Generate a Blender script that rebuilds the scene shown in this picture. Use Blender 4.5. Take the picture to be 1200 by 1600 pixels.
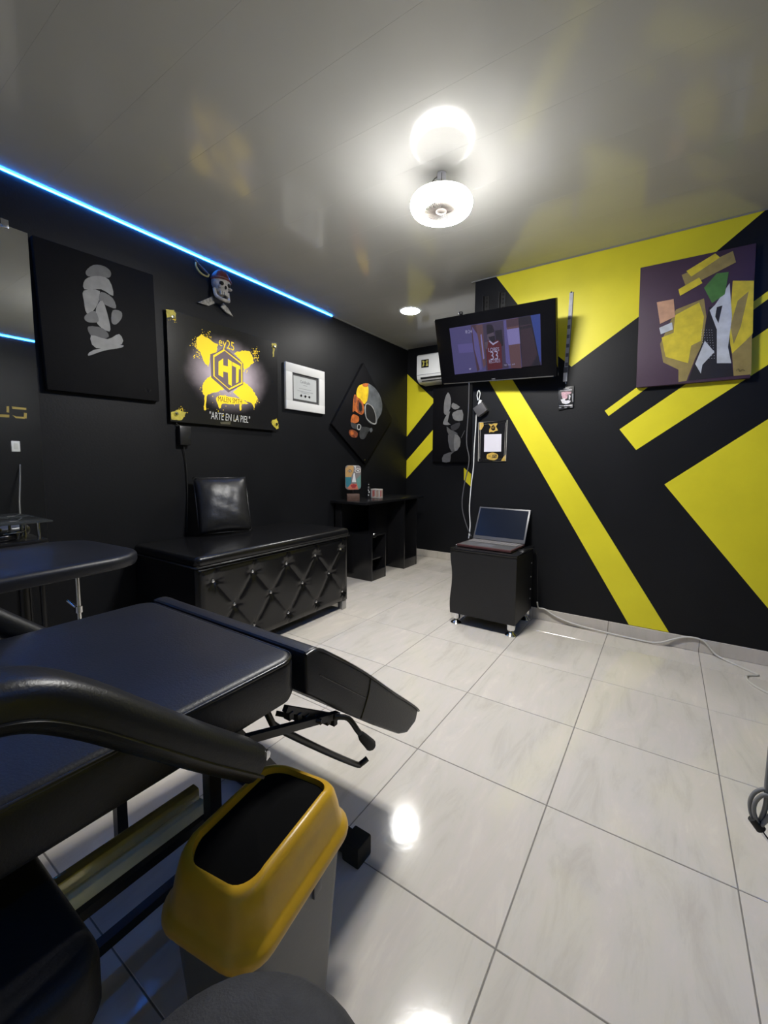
import bpy, bmesh, math, random
from mathutils import Vector, Matrix
random.seed(7)
S = bpy.context.scene
for o in list(bpy.data.objects): bpy.data.objects.remove(o)
COL = S.collection
PI = math.pi

# ------------------------------------------------------------------ camera
H = 1.142
F_PX, CX, CY = 649.85, 613.19, 780.98
YAW, PITCH, ROLL = (math.radians(a) for a in (-33.34, -4.98, 0.40))
_f = Vector((math.sin(YAW)*math.cos(PITCH), math.cos(YAW)*math.cos(PITCH), math.sin(PITCH)))
_r = Vector((math.cos(YAW), -math.sin(YAW), 0)); _u = _r.cross(_f)
RIGHT = _r*math.cos(ROLL)+_u*math.sin(ROLL); UP = -_r*math.sin(ROLL)+_u*math.cos(ROLL); FWD = _f
cam = bpy.data.cameras.new('camera'); camo = bpy.data.objects.new('camera', cam); COL.objects.link(camo)
camo.matrix_world = Matrix(((RIGHT.x, UP.x, -FWD.x, 0), (RIGHT.y, UP.y, -FWD.y, 0), (RIGHT.z, UP.z, -FWD.z, H), (0, 0, 0, 1)))
cam.sensor_fit = 'VERTICAL'; cam.sensor_height = 32.0; cam.sensor_width = 24.0
cam.lens = F_PX/1600*32.0
cam.shift_x = (600-CX)/1600; cam.shift_y = -(800-CY)/1600
cam.clip_start = 0.02
S.camera = camo
# ------------------------------------------------------------------ light and exposure
S.view_settings.view_transform = 'Standard'; S.view_settings.look = 'None'
S.view_settings.gamma = 1.0; S.view_settings.use_curve_mapping = False
S.view_settings.exposure = 1.58
w = bpy.data.worlds.new('world'); S.world = w; w.use_nodes = True
w.node_tree.nodes['Background'].inputs[0].default_value = (0.5, 0.55, 0.6, 1)
w.node_tree.nodes['Background'].inputs[1].default_value = 0.02
LAMP_E = 126.0      # fan lamp diffuser
SPOT_E = 95.0      # recessed downlight
LED_E = 25.0        # blue strips
SIGN_E = 0.30

# ------------------------------------------------------------------ room measures (metres)
XL, XR, YB, YF, YN, ZC, XE = -2.735, 0.80, 3.11, 4.47, -1.80, 2.535, -1.30

def ray(x, y): return RIGHT*((x-CX)/F_PX)+UP*(-(y-CY)/F_PX)+FWD
CAMP = Vector((0, 0, H))
def at(x, y, ax, v):
    """surface point seen at a photo measurement, on the plane axis=v"""
    d = ray(x, y); return CAMP+d*((v-CAMP[ax])/d[ax])
def on_plane(x, y, P, n):
    d = ray(x, y); return CAMP+d*((P-CAMP).dot(n)/d.dot(n))

# ------------------------------------------------------------------ materials
MATS = {}
def mat(name, col, rough=0.5, metal=0.0, spec=0.5, var=0.0, scale=8.0, bump=0.0, bscale=60.0, coat=0.0, emit=None, estr=0.0, trans=0.0, stretch=(1, 1, 1)):
    if name in MATS: return MATS[name]
    m = bpy.data.materials.new(name); m.use_nodes = True
    nt = m.node_tree; b = nt.nodes['Principled BSDF']
    b.inputs['Base Color'].default_value = (*col, 1); b.inputs['Roughness'].default_value = rough
    b.inputs['Metallic'].default_value = metal; b.inputs['Specular IOR Level'].default_value = spec
    b.inputs['Coat Weight'].default_value = coat; b.inputs['Coat Roughness'].default_value = 0.08
    b.inputs['Transmission Weight'].default_value = trans
    tc = nt.nodes.new('ShaderNodeTexCoord'); mp = nt.nodes.new('ShaderNodeMapping'); mp.inputs['Scale'].default_value = stretch
    nt.links.new(tc.outputs['Object'], mp.inputs[0])
    if var:
        n = nt.nodes.new('ShaderNodeTexNoise'); n.inputs['Scale'].default_value = scale; n.inputs['Detail'].default_value = 5
        nt.links.new(mp.outputs[0], n.inputs['Vector'])
        r = nt.nodes.new('ShaderNodeValToRGB'); r.color_ramp.elements[0].position = 0.3; r.color_ramp.elements[1].position = 0.7
        r.color_ramp.elements[0].color = (*[c*(1-var) for c in col], 1); r.color_ramp.elements[1].color = (*[min(1, c*(1+var)) for c in col], 1)
        nt.links.new(n.outputs['Fac'], r.inputs[0]); nt.links.new(r.outputs[0], b.inputs['Base Color'])
    if bump:
        n2 = nt.nodes.new('ShaderNodeTexNoise'); n2.inputs['Scale'].default_value = bscale; n2.inputs['Detail'].default_value = 4
        nt.links.new(mp.outputs[0], n2.inputs['Vector'])
        bp = nt.nodes.new('ShaderNodeBump'); bp.inputs['Strength'].default_value = bump; bp.inputs['Distance'].default_value = 0.004
        nt.links.new(n2.outputs['Fac'], bp.inputs['Height']); nt.links.new(bp.outputs[0], b.inputs['Normal'])
    if emit:
        b.inputs['Emission Color'].default_value = (*emit, 1); b.inputs['Emission Strength'].default_value = estr
    MATS[name] = m; return m

M_wall = mat('black wall paint', (0.0075, 0.008, 0.0095), 0.48, spec=0.22, var=0.12, scale=3, bump=0.12, bscale=90)
M_yel = mat('yellow wall paint', (0.78, 0.69, 0.025), 0.45, spec=0.35, var=0.05, scale=4, bump=0.1, bscale=90)
M_vinyl = mat('black vinyl', (0.010, 0.0105, 0.012), 0.36, spec=0.42, var=0.15, scale=12, bump=0.12, bscale=260)
M_navy = mat('dark chair vinyl', (0.0095, 0.0105, 0.015), 0.40, spec=0.38, var=0.12, scale=6, bump=0.14, bscale=240)
M_bench = mat('glossy black leatherette', (0.006, 0.006, 0.0065), 0.25, spec=0.45, var=0.15, scale=9, bump=0.1, bscale=140)
M_pipe = mat('black piping', (0.010, 0.010, 0.011), 0.3)
M_blk = mat('black lacquer', (0.010, 0.010, 0.011), 0.22, bump=0.03, bscale=40)
M_blkm = mat('matt black board', (0.008, 0.008, 0.009), 0.5, var=0.1)
M_steel = mat('black painted steel', (0.011, 0.011, 0.012), 0.4, bump=0.05)
M_chrome = mat('chrome', (0.75, 0.75, 0.75), 0.12, metal=1.0, var=0.05)
M_rubber = mat('black rubber', (0.01, 0.01, 0.01), 0.7, var=0.1)
M_plas = mat('black plastic', (0.012, 0.012, 0.013), 0.35, bump=0.06, bscale=200)
M_white = mat('white plastic', (0.75, 0.76, 0.75), 0.35, var=0.03)
M_grey = mat('grey plastic', (0.10, 0.10, 0.11), 0.45, var=0.06)
M_canvas = mat('black canvas', (0.0048, 0.0048, 0.006), 0.6, spec=0.12, var=0.2, scale=5, bump=0.2, bscale=500)
M_grout = mat('grey grout', (0.20, 0.185, 0.165), 0.8, var=0.15, scale=40)

def paint(name, col, var=0.14, scale=22, rough=0.5): return mat('paint '+name, col, rough, var=var, scale=scale, bump=0.1, bscale=300)

def tile_material(name, k=1.0):
    m = bpy.data.materials.new(name); m.use_nodes = True; nt = m.node_tree; b = nt.nodes['Principled BSDF']
    tc = nt.nodes.new('ShaderNodeTexCoord'); oi = nt.nodes.new('ShaderNodeObjectInfo')
    add = nt.nodes.new('ShaderNodeVectorMath'); add.operation = 'MULTIPLY_ADD'
    comb = nt.nodes.new('ShaderNodeCombineXYZ')
    mu = nt.nodes.new('ShaderNodeMath'); mu.operation = 'MULTIPLY'; mu.inputs[1].default_value = 57.0
    nt.links.new(oi.outputs['Random'], mu.inputs[0]); nt.links.new(mu.outputs[0], comb.inputs[0]); nt.links.new(mu.outputs[0], comb.inputs[2])
    nt.links.new(tc.outputs['Object'], add.inputs[0]); add.inputs[1].default_value = (1, 1, 1); nt.links.new(comb.outputs[0], add.inputs[2])
    mp = nt.nodes.new('ShaderNodeMapping'); mp.inputs['Scale'].default_value = (7, 1.6, 1); mp.inputs['Rotation'].default_value = (0, 0, 0.10)
    nt.links.new(add.outputs[0], mp.inputs[0])
    n = nt.nodes.new('ShaderNodeTexNoise'); n.inputs['Scale'].default_value = 1.5; n.inputs['Detail'].default_value = 9; n.inputs['Roughness'].default_value = 0.68; n.inputs['Distortion'].default_value = 0.6
    nt.links.new(mp.outputs[0], n.inputs['Vector'])
    r = nt.nodes.new('ShaderNodeValToRGB'); cr = r.color_ramp
    cr.elements[0].position = 0.30; cr.elements[0].color = (0.55*k, 0.505*k, 0.44*k, 1)
    cr.elements[1].position = 0.74; cr.elements[1].color = (0.74*k, 0.69*k, 0.60*k, 1)
    e = cr.elements.new(0.47); e.color = (0.635*k, 0.595*k, 0.525*k, 1)
    e = cr.elements.new(0.56); e.color = (0.655*k, 0.60*k, 0.54*k, 1)
    nt.links.new(n.outputs['Fac'], r.inputs[0])
    nt.links.new(r.outputs[0], b.inputs['Base Color'])
    b.inputs['Roughness'].default_value = 0.105; b.inputs['Specular IOR Level'].default_value = 0.45
    n3 = nt.nodes.new('ShaderNodeTexNoise'); n3.inputs['Scale'].default_value = 45; n3.inputs['Detail'].default_value = 3
    nt.links.new(tc.outputs['Object'], n3.inputs['Vector'])
    bp = nt.nodes.new('ShaderNodeBump'); bp.inputs['Strength'].default_value = 0.035; bp.inputs['Distance'].default_value = 0.003
    nt.links.new(n3.outputs['Fac'], bp.inputs['Height']); nt.links.new(bp.outputs[0], b.inputs['Normal'])
    return m
M_tile = tile_material('beige stone tile'); M_skirt = tile_material('skirting tile', 0.92)
M_ceil = mat('glossy pale ceiling panel', (0.54, 0.54, 0.52), 0.12, spec=0.5, var=0.03, scale=2, bump=0.02, bscale=5)

# ------------------------------------------------------------------ mesh helpers
ROOT = {}
def finish(bm, name, m, parent=None, loc=None, smooth=35):
    """link a bmesh built in room coordinates as ONE object; local origin = its thing's base"""
    base = ROOT.get(parent.name, Vector((0, 0, 0))) if parent else Vector(loc or (0, 0, 0))
    me = bpy.data.meshes.new(name); bmesh.ops.recalc_face_normals(bm, faces=bm.faces); bm.to_mesh(me); bm.free()
    me.transform(Matrix.Translation(-base))
    o = bpy.data.objects.new(name, me); COL.objects.link(o)
    if parent: o.parent = parent; ROOT[o.name] = base
    else: o.location = base; ROOT[o.name] = base
    me.materials.append(m)
    if smooth:
        for p in me.polygons: p.use_smooth = True
        me.set_sharp_from_angle(angle=math.radians(smooth))
    return o
def tag(o, label, cat, group=None):
    o['label'] = label; o['category'] = cat
    if group: o['group'] = group
    return o
def thing(name, label, cat, loc, group=None):
    o = bpy.data.objects.new(name, None); o.empty_display_size = 0.1; COL.objects.link(o); o.location = loc
    ROOT[o.name] = Vector(loc); return tag(o, label, cat, group)
def structure(o, label=None):
    o['kind'] = 'structure'
    if label: o['label'] = label
    return o
def bm_box(x0, x1, y0, y1, z0, z1, bev=0.0, seg=2, bm=None):
    b = bmesh.new(); r = bmesh.ops.create_cube(b, size=1)
    for v in b.verts: v.co = Vector(((x0+x1)/2+v.co.x*(x1-x0), (y0+y1)/2+v.co.y*(y1-y0), (z0+z1)/2+v.co.z*(z1-z0)))
    if bev: bmesh.ops.bevel(b, geom=list(b.edges), offset=bev, segments=seg, profile=0.6, affect='EDGES', clamp_overlap=True)
    return join(bm, b) if bm is not None else b
def join(bm, other, M=None):
    me = bpy.data.meshes.new('t'); other.to_mesh(me); other.free()
    if M is not None: me.transform(M)
    bm.from_mesh(me); bpy.data.meshes.remove(me); return bm
def box(name, x0, x1, y0, y1, z0, z1, m, parent=None, bev=0.003, seg=2, loc=None): return finish(bm_box(x0, x1, y0, y1, z0, z1, bev, seg), name, m, parent, loc)
def xf(bm, M): bmesh.ops.transform(bm, matrix=M, verts=bm.verts); return bm
def smooth_path(pts, n=8, closed=False):
    P = [Vector(p) for p in pts]; out = []
    k = len(P); rng = range(k) if closed else range(k-1)
    for i in rng:
        if closed: a, b, c, d = P[i-1], P[i], P[(i+1) % k], P[(i+2) % k]
        else: a, b, c, d = P[max(i-1, 0)], P[i], P[i+1], P[min(i+2, k-1)]
        for j in range(n):
            t = j/n; out.append(0.5*((2*b)+(c-a)*t+(2*a-5*b+4*c-d)*t*t+(3*b-a-3*c+d)*t*t*t))
    if not closed: out.append(P[-1])
    return out
def bm_tube(pts, r, n=8, closed=False, caps=True, bm=None, sec=None):
    b = bm if bm is not None else bmesh.new(); P = [Vector(p) for p in pts]; k = len(P); rings = []
    T = []
    for i in range(k):
        if closed: t = P[(i+1) % k]-P[i-1]
        else: t = P[min(i+1, k-1)]-P[max(i-1, 0)]
        T.append(t.normalized())
    ref = Vector((0, 0, 1)) if abs(T[0].z) < 0.9 else Vector((1, 0, 0))
    N = (ref-T[0]*ref.dot(T[0])).normalized()
    for i in range(k):
        N = (N-T[i]*N.dot(T[i])); N = N.normalized() if N.length > 1e-6 else Vector((1, 0, 0)); B = T[i].cross(N)
        rr = r(i/(k-1)) if callable(r) else r
        if sec: ring = [b.verts.new(P[i]+N*(v*rr)+B*(u*rr)) for u, v in sec]
        else: ring = [b.verts.new(P[i]+N*(math.cos(2*PI*j/n)*rr)+B*(math.sin(2*PI*j/n)*rr)) for j in range(n)]
        rings.append(ring)
    n = len(rings[0])
    for i in range(k if closed else k-1):
        A, C = rings[i], rings[(i+1) % k]
        for j in range(n): b.faces.new((A[j], A[(j+1) % n], C[(j+1) % n], C[j]))
    if caps and not closed: b.faces.new(rings[0][::-1]); b.faces.new(rings[-1])
    return b
def tube(name, pts, r, m, parent=None, n=8, sm=0, closed=False, loc=None):
    if sm: pts = smooth_path(pts, sm, closed)
    return finish(bm_tube(pts, r, n, closed), name, m, parent, loc, 60)
def bm_lathe(prof, c, n=32, bm=None, caps=True):
    b = bm if bm is not None else bmesh.new(); c = Vector(c); rings = []
    for r, z in prof:
        if r < 1e-6: rings.append([b.verts.new(c+Vector((0, 0, z)))])
        else: rings.append([b.verts.new(c+Vector((math.cos(2*PI*j/n)*r, math.sin(2*PI*j/n)*r, z))) for j in range(n)])
    for A, C in zip(rings, rings[1:]):
        for j in range(n):
            k = (j+1) % n
            if len(A) == 1 and len(C) == 1: continue
            if len(A) == 1: b.faces.new((A[0], C[k], C[j]))
            elif len(C) == 1: b.faces.new((A[j], A[k], C[0]))
            else: b.faces.new((A[j], A[k], C[k], C[j]))
    if caps:
        for R in (rings[0], rings[-1]):
            if len(R) > 2: b.faces.new(R)
    return b
def lathe(name, prof, c, m, parent=None, n=32, caps=True, loc=None, smooth=40): return finish(bm_lathe(prof, c, n, None, caps), name, m, parent, loc, smooth)
def bm_prism(pts, d, bev=0, seg=2):
    """polygon of 3D points extruded by vector d"""
    b = bmesh.new(); d = Vector(d); A = [b.verts.new(Vector(p)) for p in pts]; B = [b.verts.new(Vector(p)+d) for p in pts]
    n = len(A); b.faces.new(A); b.faces.new(B[::-1])
    for i in range(n): b.faces.new((A[i], B[i], B[(i+1) % n], A[(i+1) % n]))
    bmesh.ops.recalc_face_normals(b, faces=b.faces)
    if bev: bmesh.ops.bevel(b, geom=list(b.edges), offset=bev, segments=seg, profile=0.6, affect='EDGES', clamp_overlap=True)
    return b
def prism(name, pts, d, m, parent=None, bev=0.0, seg=2, loc=None): return finish(bm_prism(pts, d, bev, seg), name, m, parent, loc)
def bm_cyl(a, b_, r, n=12, bm=None, r2=None):
    a, b_ = Vector(a), Vector(b_)
    return bm_tube([a, b_], (lambda t: r+(r2-r)*t) if r2 is not None else r, n, bm=bm)
def rrect(hx, hy, r, n=5):
    out = []
    for cx, cy, a0 in ((hx-r, hy-r, 0), (-hx+r, hy-r, 90), (-hx+r, -hy+r, 180), (hx-r, -hy+r, 270)):
        for i in range(n+1):
            a = math.radians(a0+90*i/n); out.append((cx+r*math.cos(a), cy+r*math.sin(a)))
    return out
def bm_loft(rings, caps=True):
    b = bmesh.new(); R = [[b.verts.new(Vector(p)) for p in ring] for ring in rings]; n = len(R[0])
    for A, C in zip(R, R[1:]):
        for j in range(n): b.faces.new((A[j], A[(j+1) % n], C[(j+1) % n], C[j]))
    if caps: b.faces.new(R[0][::-1]); b.faces.new(R[-1])
    return b
def bm_cushion(x0, x1, y0, y1, z0, z1, r=0.03, puff=0.01, crn=0.05, n=6):
    """padded slab: rounded plan corners, rounded edges, slightly domed top"""
    hx, hy = (x1-x0)/2, (y1-y0)/2; cx, cy = (x0+x1)/2, (y0+y1)/2; rings = []
    prof = [(r, z0), (r*0.3, z0+r*0.25), (0, z0+r*0.9), (0, z1-r)]
    for i in range(1, 5):
        a = i/4*PI/2; prof.append((r*(1-math.cos(a)), z1-r+r*math.sin(a)))
    for ins, z in prof: rings.append([(cx+x, cy+y, z) for x, y in rrect(hx-ins, hy-ins, max(crn-ins, 0.006), n)])
    for k in (0.8, 0.55, 0.25, 0.04):
        rings.append([(cx+x*k, cy+y*k, z1+puff*(1-k*k)) for x, y in rrect(hx-r, hy-r, max(crn-r, 0.006), n)])
    return bm_loft(rings)
def sheet(name, pts, m, parent, thick_dir, th=0.0008):
    """thin flat paint / print shape with a real (sub-millimetre) film thickness"""
    return prism(name, pts, Vector(thick_dir)*th, m, parent)
def text_bm(txt, o, ux, uy, W, Hh, th, shear=0.0):
    """lettering fitted into a W x Hh field centred at o; ux right, uy up"""
    cu = bpy.data.curves.new('t', 'FONT'); cu.body = txt; cu.resolution_u = 2; cu.shear = shear
    ob = bpy.data.objects.new('t', cu); COL.objects.link(ob)
    bpy.context.view_layer.update()
    me = bpy.data.meshes.new_from_object(ob.evaluated_get(bpy.context.evaluated_depsgraph_get()))
    bpy.data.objects.remove(ob); bpy.data.curves.remove(cu)
    xs = [v.co.x for v in me.vertices]; ys = [v.co.y for v in me.vertices]
    x0, x1, y0, y1 = min(xs), max(xs), min(ys), max(ys); o, ux, uy = Vector(o), Vector(ux), Vector(uy)
    for v in me.vertices: v.co = o+ux*((v.co.x-(x0+x1)/2)/(x1-x0)*W)+uy*((v.co.y-(y0+y1)/2)/(y1-y0)*Hh)
    b = bmesh.new(); b.from_mesh(me); bpy.data.meshes.remove(me)
    return b
def text(name, txt, o, ux, uy, W, Hh, m, parent, shear=0.0):
    return finish(text_bm(txt, o, ux, uy, W, Hh, 0, shear), name, m, parent, None, 0)

# ------------------------------------------------------------------ the room shell
TS = 0.5
GX0, GY0 = -0.778, 0.880        # a grout crossing
floor = structure(finish(bm_box(XL-0.1, XR+0.1, YN-0.1, YF+0.1, -0.10, -0.0015), 'floor', M_grout), 'glossy beige stone tile floor')
tile_me = {}
def floor_tile(x0, x1, y0, y1):
    g = 0.0016; x0 += g; x1 -= g; y0 += g; y1 -= g
    key = (round(x1-x0, 4), round(y1-y0, 4))
    if key not in tile_me:
        bm = bm_box(-(x1-x0)/2, (x1-x0)/2, -(y1-y0)/2, (y1-y0)/2, -0.010, 0.0, 0.0)
        top = [e for e in bm.edges if all(v.co.z > -0.001 for v in e.verts)]
        bmesh.ops.bevel(bm, geom=top, offset=0.0012, segments=1, affect='EDGES')
        me = bpy.data.meshes.new('tile'); bm.to_mesh(me); bm.free(); me.materials.append(M_tile); tile_me[key] = me
    o = bpy.data.objects.new('tile', tile_me[key]); COL.objects.link(o); o.parent = floor
    o.location = ((x0+x1)/2, (y0+y1)/2, 0)
def cuts(a, b, g):
    k = math.ceil((a-g)/TS+0.01); out = [a]
    while g+k*TS < b-0.02: out.append(g+k*TS); k += 1
    return out+[b]
for xs in [cuts(XL, XR, GX0)]:
    for xa, xb in zip(xs, xs[1:]):
        ys = cuts(YN, YB if xa > XE-0.1 else YF, GY0)
        if xa < XE < xb:
            ys = cuts(YN, YF, GY0)
        for ya, yb in zip(ys, ys[1:]):
            if ya >= YB-0.001 and xa > XE: continue
            floor_tile(xa, xb if not (ya > YB and xb > XE) else XE, ya, yb)

ceiling = structure(finish(bm_box(XL-0.1, XR+0.1, YN-0.1, YF+0.1, ZC+0.012, ZC+0.1), 'ceiling', mat('ceiling void', (0.12, 0.12, 0.12), 0.8)), 'glossy pale grey ceiling of long panels')
PW = 0.30; y = YN
panel_me = None
while y < YF-0.01:
    y1 = min(y+PW, YF)
    bm = bm_box(0, XR-XL, -(y1-y)/2+0.00005, (y1-y)/2-0.00005, 0, 0.010, 0.0003, 1)
    o = finish(bm, 'ceiling_panel', M_ceil, None, None, 0); o.parent = ceiling; o.location = (XL, (y+y1)/2, ZC)
    y = y1

wl = structure(finish(bm_box(XL-0.1, XL, YN, YF, 0, ZC), 'wall_left', M_wall), 'matt black painted wall hung with pictures')
wf = structure(finish(bm_box(XL, XE+0.1, YF, YF+0.1, 0, ZC), 'wall_far', M_wall), 'black wall at the end of the recess with yellow stripes')
wb = structure(finish(bm_box(XE, XR+0.1, YB, YF+0.1, 0, ZC), 'wall_back', M_wall), 'black wall painted with yellow diagonal stripes')
wr = structure(finish(bm_box(XR, XR+0.1, YN, YB, 0, ZC), 'wall_right', M_wall), 'black side wall')
wn = structure(finish(bm_box(XL, XR, YN-0.1, YN, 0, ZC), 'wall_front', mat('pale grey paint', (0.62, 0.62, 0.60), 0.5, var=0.04, bump=0.1)), 'unseen wall behind the viewer, pale to bounce fill light')  # unseen wall; pale tone invented to bounce fill light into the room

def mural(wall, P, axis):
    if axis == 'back': pts = [(x, YB, z) for x, z in P]; d = (0, -1, 0)
    elif axis == 'far': pts = [(x, YF, z) for x, z in P]; d = (0, -1, 0)
    else: pts = [(XR, y, z) for y, z in P]; d = (-1, 0, 0)
    sheet('yellow_stripe', pts, M_yel, wall, d, 0.0010)
mural(wb, [(-1.138, 2.533), (0.375, 2.533), (0.174, 2.372), (-0.197, 2.076), (-0.585, 1.812), (-0.685, 1.905)], 'back')
mural(wb, [(-1.276, 1.95), (-1.106, 1.95), (-0.979, 1.748), (0.065, 0.086), (-0.157, 0.086), (-1.166, 1.767)], 'back')
mural(wb, [(-0.366, 1.500), (-0.341, 1.465), (0.80, 2.36), (0.80, 2.40)], 'back')
mural(wb, [(-0.274, 1.375), (-0.173, 1.240), (0.80, 1.978), (0.80, 2.183)], 'back')
mural(wb, [(-0.009, 1.024), (0.80, 1.686), (0.80, 0.086), (0.715, 0.086)], 'back')
mural(wf, [(-2.733, 2.240), (-2.378, 1.923), (-2.344, 1.889), (-2.377, 1.855), (-2.733, 1.478)], 'far')
mural(wf, [(-2.733, 1.180), (-2.30, 1.615), (-2.30, 1.380), (-2.733, 0.955)], 'far')
mural(wf, [(-1.956, 1.099), (-1.844, 1.013), (-1.84, 0.86), (-1.953, 0.959)], 'far')
mural(wr, [(-1.75, 0.10), (-1.75, 1.6), (0.2, 1.6), (0.95, 0.85), (0.25, 0.10)], 'right')

# skirting tiles and thin ceiling trims
def skirting(name, x0, x1, yw, lab):
    root = structure(finish(bm_box(x0, x1, yw-0.004, yw, 0, 0.08), name, M_grout), lab)
    xs = cuts(x0, x1, GX0)
    for a, b in zip(xs, xs[1:]): finish(bm_box(a+0.001, b-0.001, yw-0.012, yw-0.001, 0.001, 0.084, 0.0015, 1), 'skirting_tile', M_skirt, root)
skirting('baseboard_back', XE, XR, YB, 'pale stone skirting under the striped wall')
skirting('baseboard_far', XL, XE, YF, 'pale stone skirting in the recess')
for name, lab_, args in (('trim_1', 'thin ceiling trim above the striped wall', (XE-0.03, XR, YB-0.008, YB-0.0012, ZC-0.007, ZC-0.0005)), ('trim_2', 'thin ceiling trim beyond the blue strip', (XL, XL+0.012, 3.10, YF, ZC-0.010, ZC-0.0005))):
    structure(finish(bm_box(*args, 0.002, 1), name, mat('trim grey', (0.30, 0.30, 0.28), 0.4, var=0.05)), lab_)

# ------------------------------------------------------------------ lamps
M_diff = mat('lamp diffuser', (0.9, 0.9, 0.9), 0.4, emit=(1.0, 0.985, 0.95), estr=LAMP_E, var=0.01)
FX, FY, FZ = -0.982, 1.905, 2.357
fan = thing('fan_lamp', 'round white fan lamp with bright ring, hanging by wires below the glossy ceiling', 'ceiling lamp', (FX, FY, ZC))
ring = [(0.083, 0.004), (0.092, 0.000), (0.118, -0.002), (0.136, 0.005), (0.143, 0.012)]
lathe('ring_diffuser', ring, (FX, FY, FZ), M_diff, fan, 48, False)
lathe('ring_rim', [(0.1431, 0.0122), (0.148, 0.022), (0.150, 0.034)], (FX, FY, FZ), mat('lamp rim', (0.9, 0.9, 0.9), 0.4, emit=(1.0, 0.985, 0.95), estr=LAMP_E*0.26, var=0.01), fan, 48, False)
lathe('ring_shoulder', [(0.150, 0.0342), (0.148, 0.046), (0.142, 0.055), (0.132, 0.0600)], (FX, FY, FZ), mat('lamp shoulder', (0.9, 0.9, 0.9), 0.4, emit=(1.0, 0.985, 0.95), estr=LAMP_E*0.058, var=0.01), fan, 48, False)
M_lampw = mat('lamp white plastic', (0.72, 0.70, 0.66), 0.4, var=0.02)
lathe('housing', [(0.132, 0.0602), (0.120, 0.066), (0.06, 0.072), (0.035, 0.085), (0.022, 0.11), (0.018, 0.13)], (FX, FY, FZ), M_lampw, fan, 40)
M_lampd = mat('lamp inner grey', (0.06, 0.057, 0.052), 0.6, var=0.03)
lathe('inner_wall', [(0.0825, 0.006), (0.080, 0.012), (0.080, 0.055), (0.0, 0.056)], (FX, FY, FZ), M_lampd, fan, 40, False)
M_lampg = mat('lamp grille', (0.22, 0.20, 0.18), 0.6, var=0.03)
bm = bmesh.new()
for k in range(40):
    a0 = 2*PI*k/40; pts = []
    for j in range(6):
        r = 0.026+0.057*j/5; a = a0+0.55*j/5; pts.append((FX+r*math.cos(a), FY+r*math.sin(a), FZ+0.006))
    bm_tube(pts, 0.0022, 4, bm=bm)
g = finish(bm, 'fan_grille', M_lampg, fan); g['kind'] = 'stuff'
lathe('hub_cap', [(0, -0.001), (0.018, 0.0), (0.026, 0.003), (0.026, 0.010), (0, 0.012)], (FX, FY, FZ), M_lampg, fan, 24)
bm = bmesh.new()
for k in range(5):
    a = 2*PI*k/5; c, s = math.cos(a), math.sin(a)
    join(bm, bm_prism([(FX+0.02*c-0.012*s, FY+0.02*s+0.012*c, FZ+0.024), (FX+0.078*c-0.02*s, FY+0.078*s+0.02*c, FZ+0.018), (FX+0.078*c+0.02*s, FY+0.078*s-0.02*c, FZ+0.030), (FX+0.02*c+0.012*s, FY+0.02*s-0.012*c, FZ+0.030)], (0, 0, 0.002)))
finish(bm, 'fan_blades', M_lampd, fan)
lathe('ceiling_socket', [(0.020, 0), (0.022, 0.02), (0.022, 0.036)], (FX, FY, ZC-0.038), M_lampw, fan, 20)
M_wire = mat('grey wire', (0.18, 0.16, 0.13), 0.5, var=0.1)
tube('wire', [(FX-0.01, FY, ZC-0.005), (FX-0.035, FY-0.02, ZC-0.03), (FX-0.05, FY-0.02, ZC-0.07), (FX-0.02, FY, ZC-0.10)], 0.0022, M_wire, fan, 6, 5)
tube('wire', [(FX+0.005, FY-0.01, ZC-0.005), (FX+0.02, FY-0.04, ZC-0.03), (FX+0.02, FY-0.04, ZC-0.07), (FX+0.01, FY-0.01, ZC-0.10)], 0.0022, M_wire, fan, 6, 5)

dl = thing('downlight', 'small round recessed downlight glowing in the ceiling near the recess', 'ceiling light', (-2.034, 3.365, ZC))
lathe('diffuser', [(0, -0.010), (0.078, -0.010), (0.085, -0.007), (0.088, -0.001)], (-2.034, 3.365, ZC), mat('downlight diffuser', (0.9, 0.9, 0.9), 0.4, emit=(1.0, 0.98, 0.93), estr=SPOT_E, var=0.01), dl, 40, False)
lathe('trim_ring', [(0.0885, -0.008), (0.096, -0.006), (0.099, -0.0008), (0.0885, -0.0008)], (-2.034, 3.365, ZC), M_white, dl, 40, False)

M_led = mat('blue led strip', (0.2, 0.5, 0.9), 0.4, emit=(0.014, 0.22, 1.0), estr=LED_E, var=0.01)
for nm, x0, x1, y1, lab in (('led_strip', XL+0.0005, XL+0.007, 3.085, 'glowing blue LED strip along the top of the picture wall'), ('led_strip', XR-0.007, XR-0.0005, 2.6, 'blue LED strip at the top of the side wall, seen in the mirror')):
    t = thing(nm, lab, 'light strip', (x0, YN+0.05, ZC-0.009))
    box('diffuser', x0, x1, YN+0.05, y1, ZC-0.0085, ZC-0.0015, M_led, t, 0.002)
    box('end_cap', x0, x1+0.002 if x0 < 0 else x1, y1+0.0002, y1+0.012, ZC-0.0095, ZC-0.0012, M_white, t, 0.002)

# ------------------------------------------------------------------ pictures on the left wall
LX = lambda px, x: at(px[0], px[1], 0, x)
def yz_rect_thing(name, label, cat, y0, y1, z0, z1, d): return thing(name, label, cat, (XL, (y0+y1)/2, z0))

G1, G2, G3, G4 = (paint('light grey', (0.24, 0.24, 0.24)), paint('mid grey', (0.11, 0.11, 0.115)), paint('dark grey', (0.035, 0.035, 0.04)), paint('near black', (0.018, 0.018, 0.02)))
def art(name, px, m, parent, ax, v, d, lift=0.0004, sm=0):
    pts = [at(x, y, ax, v) for x, y in px]
    if sm: pts = smooth_path(pts, sm, True)
    dd = Vector(d); pts = [Vector(p)+dd*lift for p in pts]
    return sheet(name, pts, m, parent, d, 0.0003)

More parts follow.
